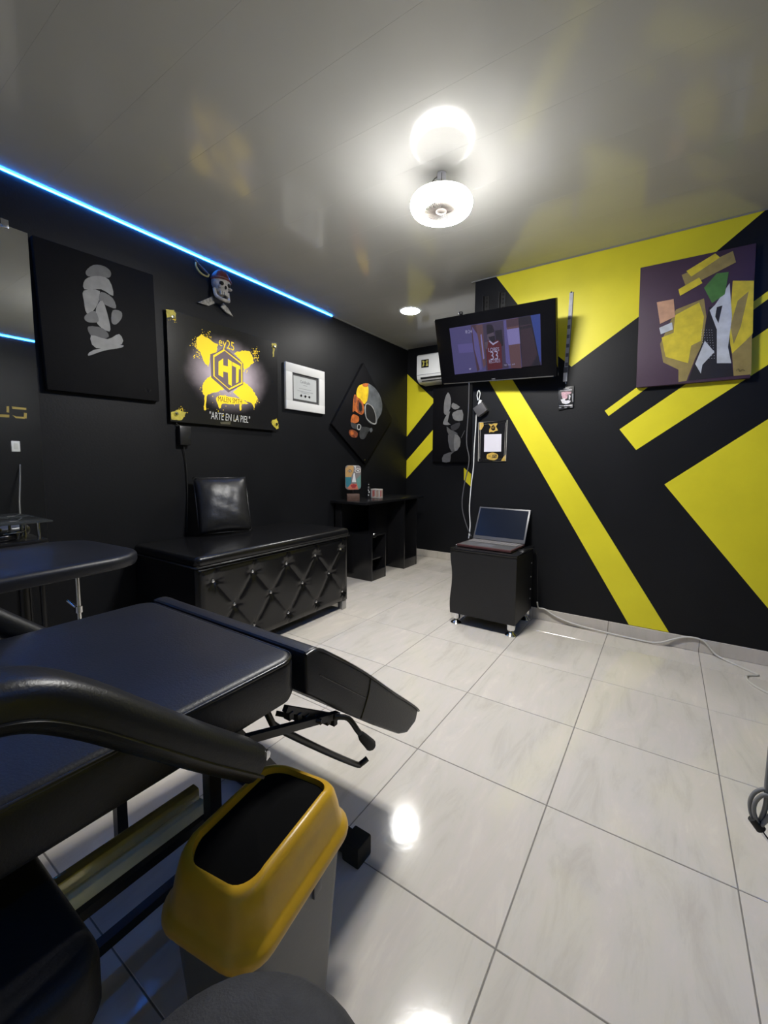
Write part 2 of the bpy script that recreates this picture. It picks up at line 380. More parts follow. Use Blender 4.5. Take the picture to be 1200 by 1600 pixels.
# tall black canvas with a grey abstract
c1 = yz_rect_thing('wall_canvas', 'large black canvas with a tall grey abstract, left of the lit sign', 'painting', 0.82, 1.41, 1.515, 2.27, 0.04)
x = XL+0.040
prism('canvas', [(XL+0.001, 0.825, 2.262), (XL+0.001, 1.41, 2.285), (XL+0.001, 1.418, 1.522), (XL+0.001, 0.848, 1.512)], (0.038, 0, 0), M_canvas, c1, 0.003)
dX = (1, 0, 0); xa = XL+0.0392
A1 = [([(134, 424), (146, 414), (163, 416), (173, 425), (170, 434), (150, 431), (138, 432)], G2),
 ([(133, 437), (150, 431), (170, 437), (177, 462), (158, 452), (132, 452)], G1),
 ([(131, 454), (156, 455), (150, 480), (136, 490), (131, 470)], G1),
 ([(158, 456), (176, 466), (181, 482), (166, 477), (155, 470)], G2),
 ([(150, 482), (160, 470), (170, 500), (171, 518), (152, 506)], G1),
 ([(134, 492), (148, 486), (154, 502), (140, 504), (132, 499)], G2),
 ([(176, 485), (189, 487), (190, 497), (181, 507), (174, 503)], G2),
 ([(138, 510), (160, 513), (170, 526), (152, 530), (140, 522)], G3),
 ([(142, 524), (168, 530), (186, 522), (190, 538), (150, 544)], G1),
 ([(138, 556), (146, 547), (188, 539), (190, 543), (162, 548)], G1)]
for i, (p, m) in enumerate(A1): art('brush_mark', p, m, c1, 0, xa, dX, 0.0001+0.0002*i, 3)
tube('signature', [at(*p, 0, xa+0.001) for p in ((226, 606), (229, 612), (231, 607), (233, 613), (236, 609))], 0.0012, G2, c1, 4)

# lit acrylic sign
sg = thing('lit_sign', 'black acrylic sign with a glowing yellow spray-paint logo, on chrome standoffs', 'sign', (XL, 1.94, 1.40))
SC = Vector((0, 1.935, 1.775))
def glow_mat(name, base, gcol, strength, rad, floorv=0.0, noise=0.0):
    m = bpy.data.materials.new(name); m.use_nodes = True; nt = m.node_tree; b = nt.nodes['Principled BSDF']
    b.inputs['Base Color'].default_value = (*base, 1); b.inputs['Roughness'].default_value = 0.25
    tc = nt.nodes.new('ShaderNodeTexCoord'); sub = nt.nodes.new('ShaderNodeVectorMath'); sub.operation = 'SUBTRACT'
    base_loc = ROOT[sg.name]; sub.inputs[1].default_value = (SC.x-base_loc.x, SC.y-base_loc.y, SC.z-base_loc.z)
    nt.links.new(tc.outputs['Object'], sub.inputs[0])
    ml = nt.nodes.new('ShaderNodeVectorMath'); ml.operation = 'MULTIPLY'; ml.inputs[1].default_value = (0, 0.82, 1.05)
    nt.links.new(sub.outputs[0], ml.inputs[0])
    ln = nt.nodes.new('ShaderNodeVectorMath'); ln.operation = 'LENGTH'; nt.links.new(ml.outputs[0], ln.inputs[0])
    n = nt.nodes.new('ShaderNodeTexNoise'); n.inputs['Scale'].default_value = 7; n.inputs['Detail'].default_value = 4; nt.links.new(tc.outputs['Object'], n.inputs['Vector'])
    ad = nt.nodes.new('ShaderNodeMath'); ad.operation = 'MULTIPLY_ADD'; ad.inputs[1].default_value = noise
    nt.links.new(n.outputs['Fac'], ad.inputs[0]); nt.links.new(ln.outputs['Value'], ad.inputs[2])
    mr = nt.nodes.new('ShaderNodeMapRange'); mr.interpolation_type = 'SMOOTHSTEP'
    mr.inputs['From Min'].default_value = rad; mr.inputs['From Max'].default_value = rad*0.25; mr.inputs['To Min'].default_value = floorv; mr.inputs['To Max'].default_value = strength
    nt.links.new(ad.outputs[0], mr.inputs['Value'])
    b.inputs['Emission Color'].default_value = (*gcol, 1); nt.links.new(mr.outputs[0], b.inputs['Emission Strength'])
    return m
M_sgb = glow_mat('backlit smoky acrylic', (0.012, 0.012, 0.013), (0.60, 0.50, 0.54), 1.35*SIGN_E, 0.345, 0.0, 0.08)
M_sgy = glow_mat('backlit yellow spray', (0.55, 0.42, 0.03), (1.0, 0.66, 0.03), 0.95*SIGN_E, 0.52, 0.10, 0.04)
M_sgd = glow_mat('backlit dark logo', (0.03, 0.025, 0.03), (0.50, 0.38, 0.40), 0.42*SIGN_E, 0.5)
M_sgw = mat('white lettering', (0.62, 0.62, 0.60), 0.5, var=0.05)
sy0, sy1, sz0, sz1 = 1.487, 2.388, 1.405, 2.114
prism('acrylic_panel', [(XL+0.026, sy0, sz0), (XL+0.026, sy1, sz0), (XL+0.026, sy1, sz1), (XL+0.026, sy0, sz1)], (0.005, 0, 0), M_sgb, sg, 0.001, 1)
prism('back_board', [(XL+0.001, sy0+0.05, sz0+0.05), (XL+0.001, sy1-0.05, sz0+0.05), (XL+0.001, sy1-0.05, sz1-0.05), (XL+0.001, sy0+0.05, sz1-0.05)], (0.014, 0, 0), M_blkm, sg, 0.002, 1)
xs_ = XL+0.0312
def sp(cx, cy): return (250+cx/6.0, 480+cy/6.0)       # from the enlarged view of the sign
def sart(name, pts, m, lift, sm=0): return art(name, [sp(*p) for p in pts], m, sg, 0, xs_, dX, lift, sm)
def rough_poly(pts, amp, n=5):
    out = []
    k = len(pts)
    for i in range(k):
        a, b = pts[i], pts[(i+1) % k]
        for j in range(n):
            t = j/n; out.append((a[0]+(b[0]-a[0])*t+random.uniform(-amp, amp), a[1]+(b[1]-a[1])*t+random.uniform(-amp, amp)))
    return out
sart('yellow_spray', rough_poly([(345, 290), (395, 255), (440, 290), (545, 350), (530, 420), (500, 450), (470, 440), (455, 560), (420, 520), (380, 420), (345, 390)], 6), M_sgy, 0.0001)
sart('yellow_spray', rough_poly([(690, 430), (770, 405), (850, 420), (870, 470), (880, 520), (830, 560), (790, 590), (770, 540), (740, 480)], 6), M_sgy, 0.0001)
sart('yellow_spray', rough_poly([(475, 640), (560, 720), (600, 770), (540, 790), (450, 820), (438, 830), (432, 960), (420, 970), (412, 960), (415, 830), (398, 790), (400, 720), (440, 670)], 5), M_sgy, 0.0001)
sart('yellow_spray', rough_poly([(770, 690), (830, 730), (890, 800), (918, 860), (900, 900), (885, 915), (882, 960), (876, 920), (850, 895), (760, 860), (690, 800), (720, 760)], 5), M_sgy, 0.0001)
sart('yellow_spray', rough_poly([(522, 850), (560, 822), (660, 840), (760, 860), (830, 905), (765, 912), (762, 965), (748, 968), (745, 910), (580, 905), (570, 945), (556, 950), (545, 915), (530, 890)], 3), M_sgy, 0.0003)
bm = bmesh.new()
for cx, cy, sp_, n in ((335, 340, 45, 40), (350, 440, 45, 30), (890, 420, 40, 55), (900, 480, 30, 25), (890, 880, 40, 40), (430, 270, 50, 30), (410, 760, 35, 25), (800, 590, 35, 20), (200, 985, 45, 45), (1085, 1080, 30, 25), (120, 110, 35, 20), (600, 880, 160, 40)):
    for k in range(n):
        q = LX(sp(random.gauss(cx, sp_*0.5), random.gauss(cy, sp_*0.5)), xs_)+Vector((0.0005, 0, 0))
        bmesh.ops.create_circle(bm, cap_ends=True, segments=6, radius=random.uniform(0.0012, 0.0042), matrix=Matrix.Translation(q) @ Matrix.Rotation(PI/2, 4, 'Y'))
finish(bm, 'spray_spatter', M_sgy, sg, None, 0)['kind'] = 'stuff'
# hexagon monogram
sart('logo_hexagon', [(600, 370), (758, 505), (780, 530), (778, 725), (640, 800), (480, 660), (470, 440), (535, 420)], M_sgd, 0.0004)
sart('logo_outline', [(598, 395), (770, 525), (772, 715), (650, 775), (500, 645), (498, 450)], M_sgy, 0.0006)
sart('logo_field', [(605, 408), (760, 535), (760, 705), (645, 762), (512, 645), (510, 468)], M_sgd, 0.0008)
sart('logo_letter_h', [(548, 510), (592, 480), (592, 545), (636, 555), (636, 485), (672, 510), (672, 740), (640, 720), (636, 615), (592, 602), (592, 660), (548, 635)], M_sgy, 0.0010)
sart('logo_letter_t', [(676, 512), (752, 552), (752, 585), (738, 578), (735, 700), (712, 715), (712, 565), (676, 548)], M_sgy, 0.0010)
uY, uZ = Vector((0, 1, 0)), Vector((0, 0, 1))
def slope_up(pa, pb):
    a, b = LX(sp(*pa), xs_), LX(sp(*pb), xs_); return (a+b)/2, (b-a).normalized(), (b-a).length
for nm, txt, pa, pb, hh, m, lift, sh in (('tag_lettering', 'ey25', (550, 330), (695, 385), 0.080, M_sgy, 0.0014, 0.0), ('ribbon_lettering', 'MALEN SMTH', (545, 858), (768, 888), 0.036, mat('dark lettering', (0.03, 0.025, 0.01), 0.5, var=0.05), 0.0008, 0.0), ('motto_lettering', '"ARTE EN LA PIEL"', (465, 1010), (845, 1055), 0.052, M_sgw, 0.0008, 0.15)):
    c, u, L = slope_up(pa, pb); text(nm, txt, c+Vector((lift, 0, 0)), u, uZ, L, hh, m, sg, sh)
M_cy = paint('corner yellow', (0.55, 0.46, 0.05), 0.3, 30)
for p in ([(55, 15), (130, 30), (150, 60), (150, 100), (60, 95)], [(1050, 335), (1090, 340), (1090, 380), (1072, 385), (1070, 460), (1060, 465), (1060, 385), (1050, 370)], [(102, 985), (170, 960), (245, 985), (230, 1020), (205, 1060), (104, 1055)], [(1050, 1065), (1095, 1050), (1110, 1090), (1112, 1140), (1090, 1142), (1050, 1100)]):
    sart('corner_spray', rough_poly(p, 4, 4), M_cy, 0.0003)
for cx, cy in ((118, 92), (1065, 372), (152, 1000), (1088, 1098)):
    p = LX(sp(cx, cy), xs_)
    b = bm_lathe([(0.013, -0.030), (0.013, 0.004), (0.011, 0.010), (0.0, 0.012)], (0, 0, 0), 20)
    finish(xf(b, Matrix.Translation(p) @ Matrix.Rotation(PI/2, 4, 'Y')), 'standoff', M_chrome, sg)
sart('bottom_label', [(565, 1075), (665, 1070), (658, 1100), (570, 1095)], paint('olive label', (0.08, 0.075, 0.04)), 0.0003)

ps = thing('power_adapter', 'small black power adapter hanging under the lit sign', 'adapter', (XL, 1.58, 1.255))
box('adapter_body', XL+0.002, XL+0.045, 1.540, 1.618, 1.256, 1.380, M_plas, ps, 0.006)
tube('cable', [(XL+0.02, 1.575, 1.256), (XL+0.012, 1.590, 1.15), (XL+0.010, 1.596, 0.95), (XL+0.012, 1.585, 0.75), (XL+0.012, 1.58, 0.66)], 0.004, M_rubber, ps, 6, 5)
tube('sign_lead', [(XL+0.02, 1.56, 1.38), (XL+0.02, 1.535, 1.395), (XL+0.022, 1.53, 1.42)], 0.003, M_rubber, ps, 6, 4)

# certificate
ct = thing('certificate_frame', 'certificate in a wide white frame on the black wall', 'picture frame', (XL, 2.72, 1.60))
fy0, fy1, fz0, fz1 = 2.483, 2.957, 1.600, 1.988
M_frame = mat('white frame', (0.70, 0.70, 0.69), 0.45, var=0.02)
fw = 0.074
for a in ((fy0, fy1, fz1-fw, fz1), (fy0, fy1, fz0, fz0+fw), (fy0, fy0+fw, fz0+fw, fz1-fw), (fy1-fw, fy1, fz0+fw, fz1-fw)): box('frame_side', XL+0.001, XL+0.024, *a, M_frame, ct, 0.002)
box('mat_board', XL+0.001, XL+0.012, fy0+fw-0.002, fy1-fw+0.002, fz0+fw-0.002, fz1-fw+0.002, mat('charcoal mount', (0.045, 0.045, 0.047), 0.6, var=0.05), ct, 0)
py0, py1, pz0, pz1 = fy0+fw+0.020, fy1-fw-0.028, fz0+fw+0.022, fz1-fw-0.022
box('paper', XL+0.0122, XL+0.0132, py0, py1, pz0, pz1, mat('pale paper', (0.50, 0.52, 0.52), 0.6, var=0.03), ct, 0)
pc = (py0+py1)/2; M_ink = mat('grey ink', (0.10, 0.10, 0.11), 0.6, var=0.05)
text('certificate_title', 'Certificado', (XL+0.0135, pc, pz1-0.040), uY, uZ, 0.12, 0.026, M_ink, ct)
M_ink2 = mat('pale ink', (0.26, 0.27, 0.27), 0.6, var=0.05)
for zz, wd in ((0.068, 0.05), (0.100, 0.15), (0.122, 0.19), (0.134, 0.10), (0.160, 0.06)): box('certificate_rule', XL+0.0133, XL+0.0135, pc-wd/2, pc+wd/2, pz1-zz-0.002, pz1-zz+0.002, M_ink2, ct, 0)
for k, dy in enumerate((-0.05, 0, 0.05)): lathe('seal_print', [(0, 0.0), (0.011, 0.0)], (0, 0, 0), M_ink if k == 1 else M_ink2, None, 14).matrix_world = Matrix.Translation((XL+0.0136, pc+dy, pz0+0.035)) @ Matrix.Rotation(PI/2, 4, 'Y')
for o in [o for o in COL.objects if o.name.startswith('seal_print')]:
    o.parent = ct; o.matrix_parent_inverse = Matrix.Translation(-Vector(ct.location))

# diamond canvas with a skull
dk = thing('diamond_canvas', 'black diamond-hung canvas with a half yellow, half grey skull above the desk', 'painting', (XL, 3.56, 1.12))
R_, cY, cZ = 0.0, 3.565, 1.63
dp = [(XL+0.001, 3.545, 2.185), (XL+0.001, 3.045, 1.515), (XL+0.001, 3.575, 1.135), (XL+0.001, 4.09, 1.66)]
prism('canvas', dp, (0.033, 0, 0), M_canvas, dk, 0.003)
xk = XL+0.0342
def kp(cx, cy): return (440+cx*0.15, 540+cy*0.15)
K_g = paint('skull grey', (0.105, 0.115, 0.125), 0.35, 14); K_d = paint('skull dark', (0.012, 0.012, 0.014)); K_y = paint('skull yellow', (0.72, 0.47, 0.02), 0.25, 14)
K_o = paint('skull orange', (0.42, 0.11, 0.025), 0.5, 25); K_r = paint('skull rust', (0.20, 0.055, 0.025), 0.6, 25); K_l = paint('skull pale', (0.38, 0.38, 0.37), 0.3, 25); K_m = paint('skull charcoal', (0.04, 0.042, 0.045), 0.4, 18)
SK = [([(885, 395), (960, 430), (1020, 510), (1048, 610), (1040, 700), (1000, 770), (985, 820), (930, 815), (880, 760), (860, 650), (880, 600), (890, 500)], K_g),
 ([(780, 480), (800, 425), (840, 402), (890, 396), (905, 470), (895, 560), (880, 590), (860, 610), (835, 580), (815, 555), (785, 530)], K_y),
 ([(840, 402), (870, 394), (905, 398), (890, 430), (850, 425)], K_o),
 ([(758, 510), (785, 530), (810, 560), (850, 600), (858, 690), (830, 720), (790, 700), (760, 680), (740, 690), (745, 590)], K_o),
 ([(760, 520), (782, 535), (780, 575), (765, 600), (752, 570)], K_r),
 ([(800, 565), (835, 600), (845, 680), (825, 708), (795, 690), (785, 620)], K_r), ([(808, 590), (830, 610), (836, 670), (815, 690), (800, 650)], K_d),
 ([(868, 620), (900, 605), (950, 640), (980, 720), (985, 800), (965, 822), (910, 790), (875, 740)], K_l),
 ([(876, 626), (905, 612), (945, 645), (975, 720), (978, 800), (950, 806), (905, 775), (880, 735)], K_d),
 ([(745, 715), (800, 740), (800, 790), (760, 810), (720, 800), (725, 750)], K_o), ([(720, 800), (765, 812), (830, 830), (825, 880), (770, 870), (730, 850)], K_m),
 ([(790, 820), (815, 820), (825, 850), (810, 880), (785, 870)], K_l), ([(795, 828), (812, 828), (818, 850), (806, 870), (790, 862)], K_d),
 ([(705, 880), (750, 880), (790, 910), (780, 955), (735, 955), (702, 925)], K_r), ([(712, 895), (740, 890), (750, 925), (720, 930)], K_o),
 ([(830, 850), (890, 850), (930, 870), (900, 900), (860, 970), (815, 965), (810, 900)], K_m), ([(915, 870), (935, 855), (945, 885), (925, 905)], K_g)]
for i, (p, m) in enumerate(SK): art('painted_shape', [kp(*q) for q in p], m, dk, 0, xk, dX, 0.0001+0.0002*i, 3)
b = bm_lathe([(0.010, 0), (0.010, 0.006), (0, 0.010)], (0, 0, 0), 14); finish(xf(b, Matrix.Translation(at(569, 719, 0, XL+0.034)) @ Matrix.Rotation(PI/2, 4, 'Y')), 'corner_pin', M_chrome, dk)

# pirate skull ornament
pk = thing('skull_ornament', 'pirate skull wall ornament in a red bandana with crossed swords, under the blue strip', 'wall ornament', (XL, 1.85, 2.24))
hc = Vector((XL+0.055, 1.868, 2.385))
M_bone = mat('aged bone', (0.40, 0.38, 0.34), 0.6, var=0.4, scale=40, bump=0.4, bscale=120); M_band = mat('red bandana', (0.11, 0.022, 0.022), 0.6, var=0.4, scale=30); M_sock = mat('socket black', (0.006, 0.006, 0.006), 0.8, var=0.1)
def ellip(c, r, n=16, zmin=-9, zmax=9, deform=None):
    b = bmesh.new(); bmesh.ops.create_uvsphere(b, u_segments=n, v_segments=n*3//4, radius=1)
    if zmin > -9: bmesh.ops.delete(b, geom=[v for v in b.verts if v.co.z < zmin], context='VERTS')
    if zmax < 9: bmesh.ops.delete(b, geom=[v for v in b.verts if v.co.z > zmax], context='VERTS')
    for v in b.verts:
        if deform: v.co = deform(v.co)
        v.co = Vector(c)+Vector((v.co.x*r[0], v.co.y*r[1], v.co.z*r[2]))
    return b
def skull_def(v):
    v = v.copy()
    if v.z < -0.05:
        k = 1-0.42*min(1, (-0.05-v.z)/0.9); v.y *= k
        if v.x > 0: v.x *= 1.0
    return v
finish(ellip(hc, (0.058, 0.066, 0.085), 20, deform=skull_def), 'skull', M_bone, pk)
finish(ellip(hc+Vector((0, 0, 0.004)), (0.062, 0.070, 0.088), 20, zmin=0.18), 'bandana', M_band, pk)
tube('bandana_band', [hc+Vector((0.061*math.cos(a), 0.069*math.sin(a), 0.020)) for a in [PI*(-0.55+1.1*i/14) for i in range(15)]], 0.006, M_band, pk, 6)
for s in (-1, 1):
    finish(ellip(hc+Vector((0.046, s*0.026, -0.012)), (0.014, 0.018, 0.014), 10), 'eye_socket', M_sock, pk)
    finish(ellip(hc+Vector((0.046, s*0.038, -0.035)), (0.014, 0.016, 0.010), 10), 'cheekbone', M_bone, pk)
finish(ellip(hc+Vector((0.053, 0, -0.034)), (0.009, 0.009, 0.013), 8), 'nose_hole', M_sock, pk)
for k in range(5):
    y_ = (k-2)*0.0125
    finish(bm_box(hc.x+0.036-abs(y_)*0.4, hc.x+0.050-abs(y_)*0.4, hc.y+y_-0.0055, hc.y+y_+0.0055, hc.z-0.084, hc.z-0.060, 0.003, 2), 'tooth', M_bone, pk)
jw = smooth_path([hc+Vector((0.0, -0.052, -0.045)), hc+Vector((0.012, -0.048, -0.092)), hc+Vector((0.044, -0.020, -0.118)), hc+Vector((0.048, 0.020, -0.118)), hc+Vector((0.012, 0.048, -0.092)), hc+Vector((0.0, 0.052, -0.045))], 5)
finish(bm_tube(jw, 0.012, 8), 'jaw', M_bone, pk)
M_dot = mat('pale blade', (0.30, 0.29, 0.26), 0.5, var=0.55, scale=60)
def blade(ys, zs, nm):
    pts = [(XL+0.012, a, c) for a, c in zip(ys, zs)]; prism(nm, pts, (0.012, 0, 0), M_dot, pk, 0.002)
blade((1.820, 1.838, 1.790, 1.712, 1.730), (2.295, 2.255, 2.222, 2.220, 2.232), 'blade_tip')
blade((1.885, 1.905, 1.945, 1.985, 1.930), (2.245, 2.278, 2.252, 2.205, 2.218), 'blade_tip')
tube('sword_grip', [(XL+0.02, 1.700, 2.492), (XL+0.024, 1.738, 2.462), (XL+0.026, 1.790, 2.432)], 0.007, mat('grip brown', (0.06, 0.05, 0.055), 0.5, var=0.3), pk, 8, 4)
tube('hand_guard', [(XL+0.02, 1.706, 2.478), (XL+0.026, 1.706, 2.446), (XL+0.03, 1.735, 2.416), (XL+0.03, 1.780, 2.412), (XL+0.03, 1.795, 2.430)], 0.006, mat('brass guard', (0.42, 0.38, 0.16), 0.4, var=0.3), pk, 8, 4)
tube('sword_grip', [(XL+0.02, 1.930, 2.432), (XL+0.022, 1.970, 2.455)], 0.007, MATS['grip brown'], pk, 8)

# ------------------------------------------------------------------ mirror, shelf below it, wall switch
mr_ = thing('wall_mirror', 'tall frameless mirror with gold lettering at the left edge', 'mirror', (XL, 0.35, 0.70))
M_mir = mat('mirror glass', (0.80, 0.82, 0.82), 0.015, metal=1.0, var=0.02, scale=3)
box('mirror_glass', XL+0.002, XL+0.007, -0.35, 0.818, 0.62, 2.275, M_mir, mr_, 0.001, 1)
box('clip', XL+0.002, XL+0.012, 0.715, 0.745, 2.262, 2.300, M_chrome, mr_, 0.002)
M_gold = mat('gold vinyl', (0.50, 0.38, 0.10), 0.35, metal=0.3, var=0.1)
def mp_(cx, cy): return (cx*140/423.0, 330+cy*530/1600.0)
for p in ([(31, 920), (43, 920), (43, 950), (31, 948)], [(0, 958), (44, 960), (44, 973), (0, 971)], [(56, 921), (124, 928), (124, 938), (58, 932)], [(113, 950), (127, 952), (126, 978), (112, 976)], [(58, 961), (76, 968), (112, 970), (118, 980), (74, 976)]):
    art('gold_letter_stroke', [mp_(*q) for q in p], M_gold, mr_, 0, XL+0.0072, dX, 0.0001)
sw = thing('wall_switch', 'white wall switch on the side wall, seen in the mirror', 'switch', (XR, 1.635, 1.27))
box('plate', XR-0.009, XR-0.0005, 1.597, 1.673, 1.25, 1.37, M_white, sw, 0.004)
box('rocker', XR-0.014, XR-0.009, 1.617, 1.653, 1.275, 1.345, mat('switch rocker', (0.6, 0.6, 0.58), 0.3, var=0.03), sw, 0.002)
st = thing('tray_table', 'small black tray table with glass shelf and chrome posts below the mirror', 'side table', (-2.56, 0.48, 0))
box('tray', -2.72, -2.47, 0.18, 0.745, 0.748, 0.770, M_blk, st, 0.008)
box('glass_shelf', -2.72, -2.48, 0.20, 0.768, 0.850, 0.857, mat('dark glass', (0.05, 0.055, 0.055), 0.08, var=0.02), st, 0.001)
for a, c in ((-2.51, 0.72), (-2.70, 0.72), (-2.51, 0.23), (-2.70, 0.23)):
    finish(bm_cyl((a, c, 0.770), (a, c, 0.850), 0.007, 12), 'post', M_chrome, st)
    finish(bm_cyl((a, c, 0.0), (a, c, 0.748), 0.013, 12), 'leg', M_steel, st)
hl = thing('instrument_tray', 'low black oval tray with a chrome handle on the tray table', 'tray', (-2.5, 0.55, 0.770))
finish(bm_cushion(-2.69, -2.53, 0.30, 0.66, 0.7705, 0.800, 0.010, 0.004, 0.06), 'tray_body', M_blk, hl)
tube('handle', [(-2.55, 0.60, 0.802), (-2.54, 0.64, 0.807), (-2.56, 0.68, 0.807), (-2.58, 0.65, 0.804)], 0.005, M_chrome, hl, 8, 4)

# ------------------------------------------------------------------ recess: air conditioner, canvas, desk
ac = thing('air_conditioner', 'white split air conditioner with a logo sticker, half hidden by the television', 'air conditioner', (-2.08, YF, 2.06))
ay = YF-0.21
prof = [(YF-0.001, 2.395), (ay+0.02, 2.390), (ay, 2.372), (ay, 2.155), (ay+0.012, 2.115), (ay+0.045, 2.085), (ay+0.075, 2.072), (YF-0.001, 2.068)]
prism('body', [(-2.48, a, c) for a, c in prof], (0.82, 0, 0), M_white, ac, 0.006)
box('panel_seam', -2.475, -1.665, ay-0.0012, ay+0.003, 2.158, 2.162, M_grey, ac, 0)
for k, (a, c) in enumerate(((ay+0.014, 2.118), (ay+0.040, 2.094))):
    prism('louvre_gap', [(-2.43, a-0.0155, c+0.013), (-2.43, a-0.003, c-0.006), (-2.43, a+0.006, c-0.004), (-2.43, a-0.006, c+0.015)], (0.75, 0, 0), M_rubber, ac)
sk = (lambda cx, cy: at(630+cx/15.0, 520+cy/15.0, 1, ay-0.0005))
def ayart(nm, pts, m, lift): 
    d = Vector((0, -1, 0)); return sheet(nm, [sk(*p)+d*lift for p in pts], m, ac, d, 0.0003)
ayart('sticker', [(425, 635), (600, 615), (598, 805), (425, 825)], M_canvas, 0.0006)
stk_y = paint('sticker yellow', (0.42, 0.38, 0.08), 0.3, 40)
ayart('sticker_print', [(440, 660), (480, 655), (515, 690), (545, 645), (585, 635), (565, 700), (590, 770), (545, 780), (510, 745), (470, 790), (445, 790), (470, 720)], stk_y, 0.0010)
ayart('sticker_print', [(495, 690), (540, 690), (545, 745), (515, 765), (490, 740)], M_canvas, 0.0014)

mc = thing('wall_canvas', 'black canvas with a grey-white abstract in the recess, below the air conditioner', 'painting', (-2.10, YF, 1.16))
box('canvas', -2.352, -1.86, YF-0.034, YF-0.001, 1.165, 2.052, M_canvas, mc, 0.003)
yc = YF-0.0342; dYm = (0, -1, 0)
def mp2(cx, cy): return (500+cx*260/1189.0, 450+cy*350/1600.0)
A2 = [([(915, 745), (935, 790), (930, 860), (905, 905), (885, 890), (890, 800)], G1), ([(930, 880), (912, 955), (935, 975), (890, 978), (880, 960), (905, 905)], G1),
 ([(950, 820), (1000, 850), (965, 868), (940, 850)], G1), ([(950, 890), (1015, 870), (1020, 945), (965, 945), (948, 920)], G1), ([(935, 985), (1000, 960), (990, 1000), (950, 1020)], G3),
 ([(905, 990), (930, 1010), (985, 1040), (920, 1048)], G2), ([(915, 1050), (960, 1050), (955, 1170), (925, 1140)], G2), ([(962, 1045), (1000, 1070), (1000, 1130), (960, 1168)], G1), ([(885, 1190), (960, 1168), (935, 1190), (930, 1240), (875, 1242)], G2), ([(1035, 1020), (1012, 1070), (1010, 1066), (1030, 1022)], G2)]
for i, (p, m) in enumerate(A2): art('brush_mark', [mp2(*q) for q in p], m, mc, 1, yc, dYm, 0.0001+0.0002*i, 2)

dsk = thing('desk', 'glossy black desk with open box pedestals in the recess', 'desk', (-2.53, 3.60, 0))
box('desktop', XL+0.003, -2.30, 3.045, 4.14, 0.756, 0.780, M_blk, dsk, 0.003)
box('back_panel', XL+0.003, XL+0.020, 3.10, 4.10, 0.20, 0.7555, M_blkm, dsk, 0.001)
# near pedestal
box('side_panel', XL+0.003, -2.64, 3.10, 3.118, 0, 0.7555, M_blk, dsk, 0.001)
box('pedestal_side', XL+0.022, -2.335, 3.190, 3.206, 0, 0.436, M_blk, dsk, 0.001)
box('pedestal_side', XL+0.022, -2.335, 3.420, 3.436, 0, 0.436, M_blk, dsk, 0.001)
box('pedestal_top', XL+0.022, -2.335, 3.190, 3.436, 0.4365, 0.452, M_blk, dsk, 0.001)
box('pedestal_plinth', -2.352, -2.336, 3.2065, 3.4195, 0, 0.095, M_blk, dsk, 0.001)
box('pedestal_shelf', XL+0.022, -2.36, 3.2065, 3.4195, 0.20, 0.214, M_blk, dsk, 0.001)
box('modesty_panel', -2.56, -2.545, 3.44, 3.80, 0.02, 0.7555, M_blk, dsk, 0.001)
for a in (3.785, 4.045): box('leg_panel', XL+0.022, -2.335, a, a+0.016, 0, 0.7555, M_blk, dsk, 0.001)
box('leg_plinth', -2.352, -2.336, 3.8015, 4.0445, 0, 0.10, M_blk, dsk, 0.001)
box('leg_back', -2.62, -2.605, 3.8015, 4.0445, 0, 0.7555, M_blk, dsk, 0.001)
for z in (0.33, 0.365): box('drawer_pull', -2.335, -2.329, 3.205+0.0, 3.255, z+0.10, z+0.105, M_chrome, dsk, 0.001)
finish(ellip((-2.330, 3.215, 0.462), (0.010, 0.010, 0.010), 12), 'knob', M_chrome, dsk)

fc = thing('face_sculpture', 'multicoloured cubist-style face plaque on a wooden block, at the near end of the desk', 'sculpture', (-2.53, 3.13, 0.7803))
M_wood = mat('brown wood', (0.10, 0.055, 0.04), 0.5, var=0.35, scale=8, stretch=(1, 8, 8))
fo = Vector((-2.53, 3.15, 0.7803)); fn = Vector((0.70, -0.714, 0)).normalized(); fu = Vector((0.714, 0.70, 0)).normalized()
def fpt(u, v, d=0): return fo+fu*u+Vector((0, 0, v))+fn*d
prism('wood_block', [fpt(-0.060, 0, -0.03), fpt(0.060, 0, -0.03), fpt(0.060, 0.068, -0.03), fpt(-0.060, 0.068, -0.03)], fn*0.06, M_wood, fc, 0.003)
bm = bmesh.new(); bm_cyl(fpt(0, 0.060, 0), fpt(0, 0.13, 0), 0.004, 8, bm); finish(bm, 'stem', M_steel, fc)
def rr(w_, h_, r, cv): return [fpt(x, cv+y_) for x, y_ in rrect(w_/2, h_/2, r, 5)]
prism('plaque', [p-fn*0.012 for p in rr(0.152, 0.235, 0.032, 0.225)], fn*0.022, mat('plaque grey', (0.20, 0.18, 0.17), 0.5, var=0.1), fc, 0.002)
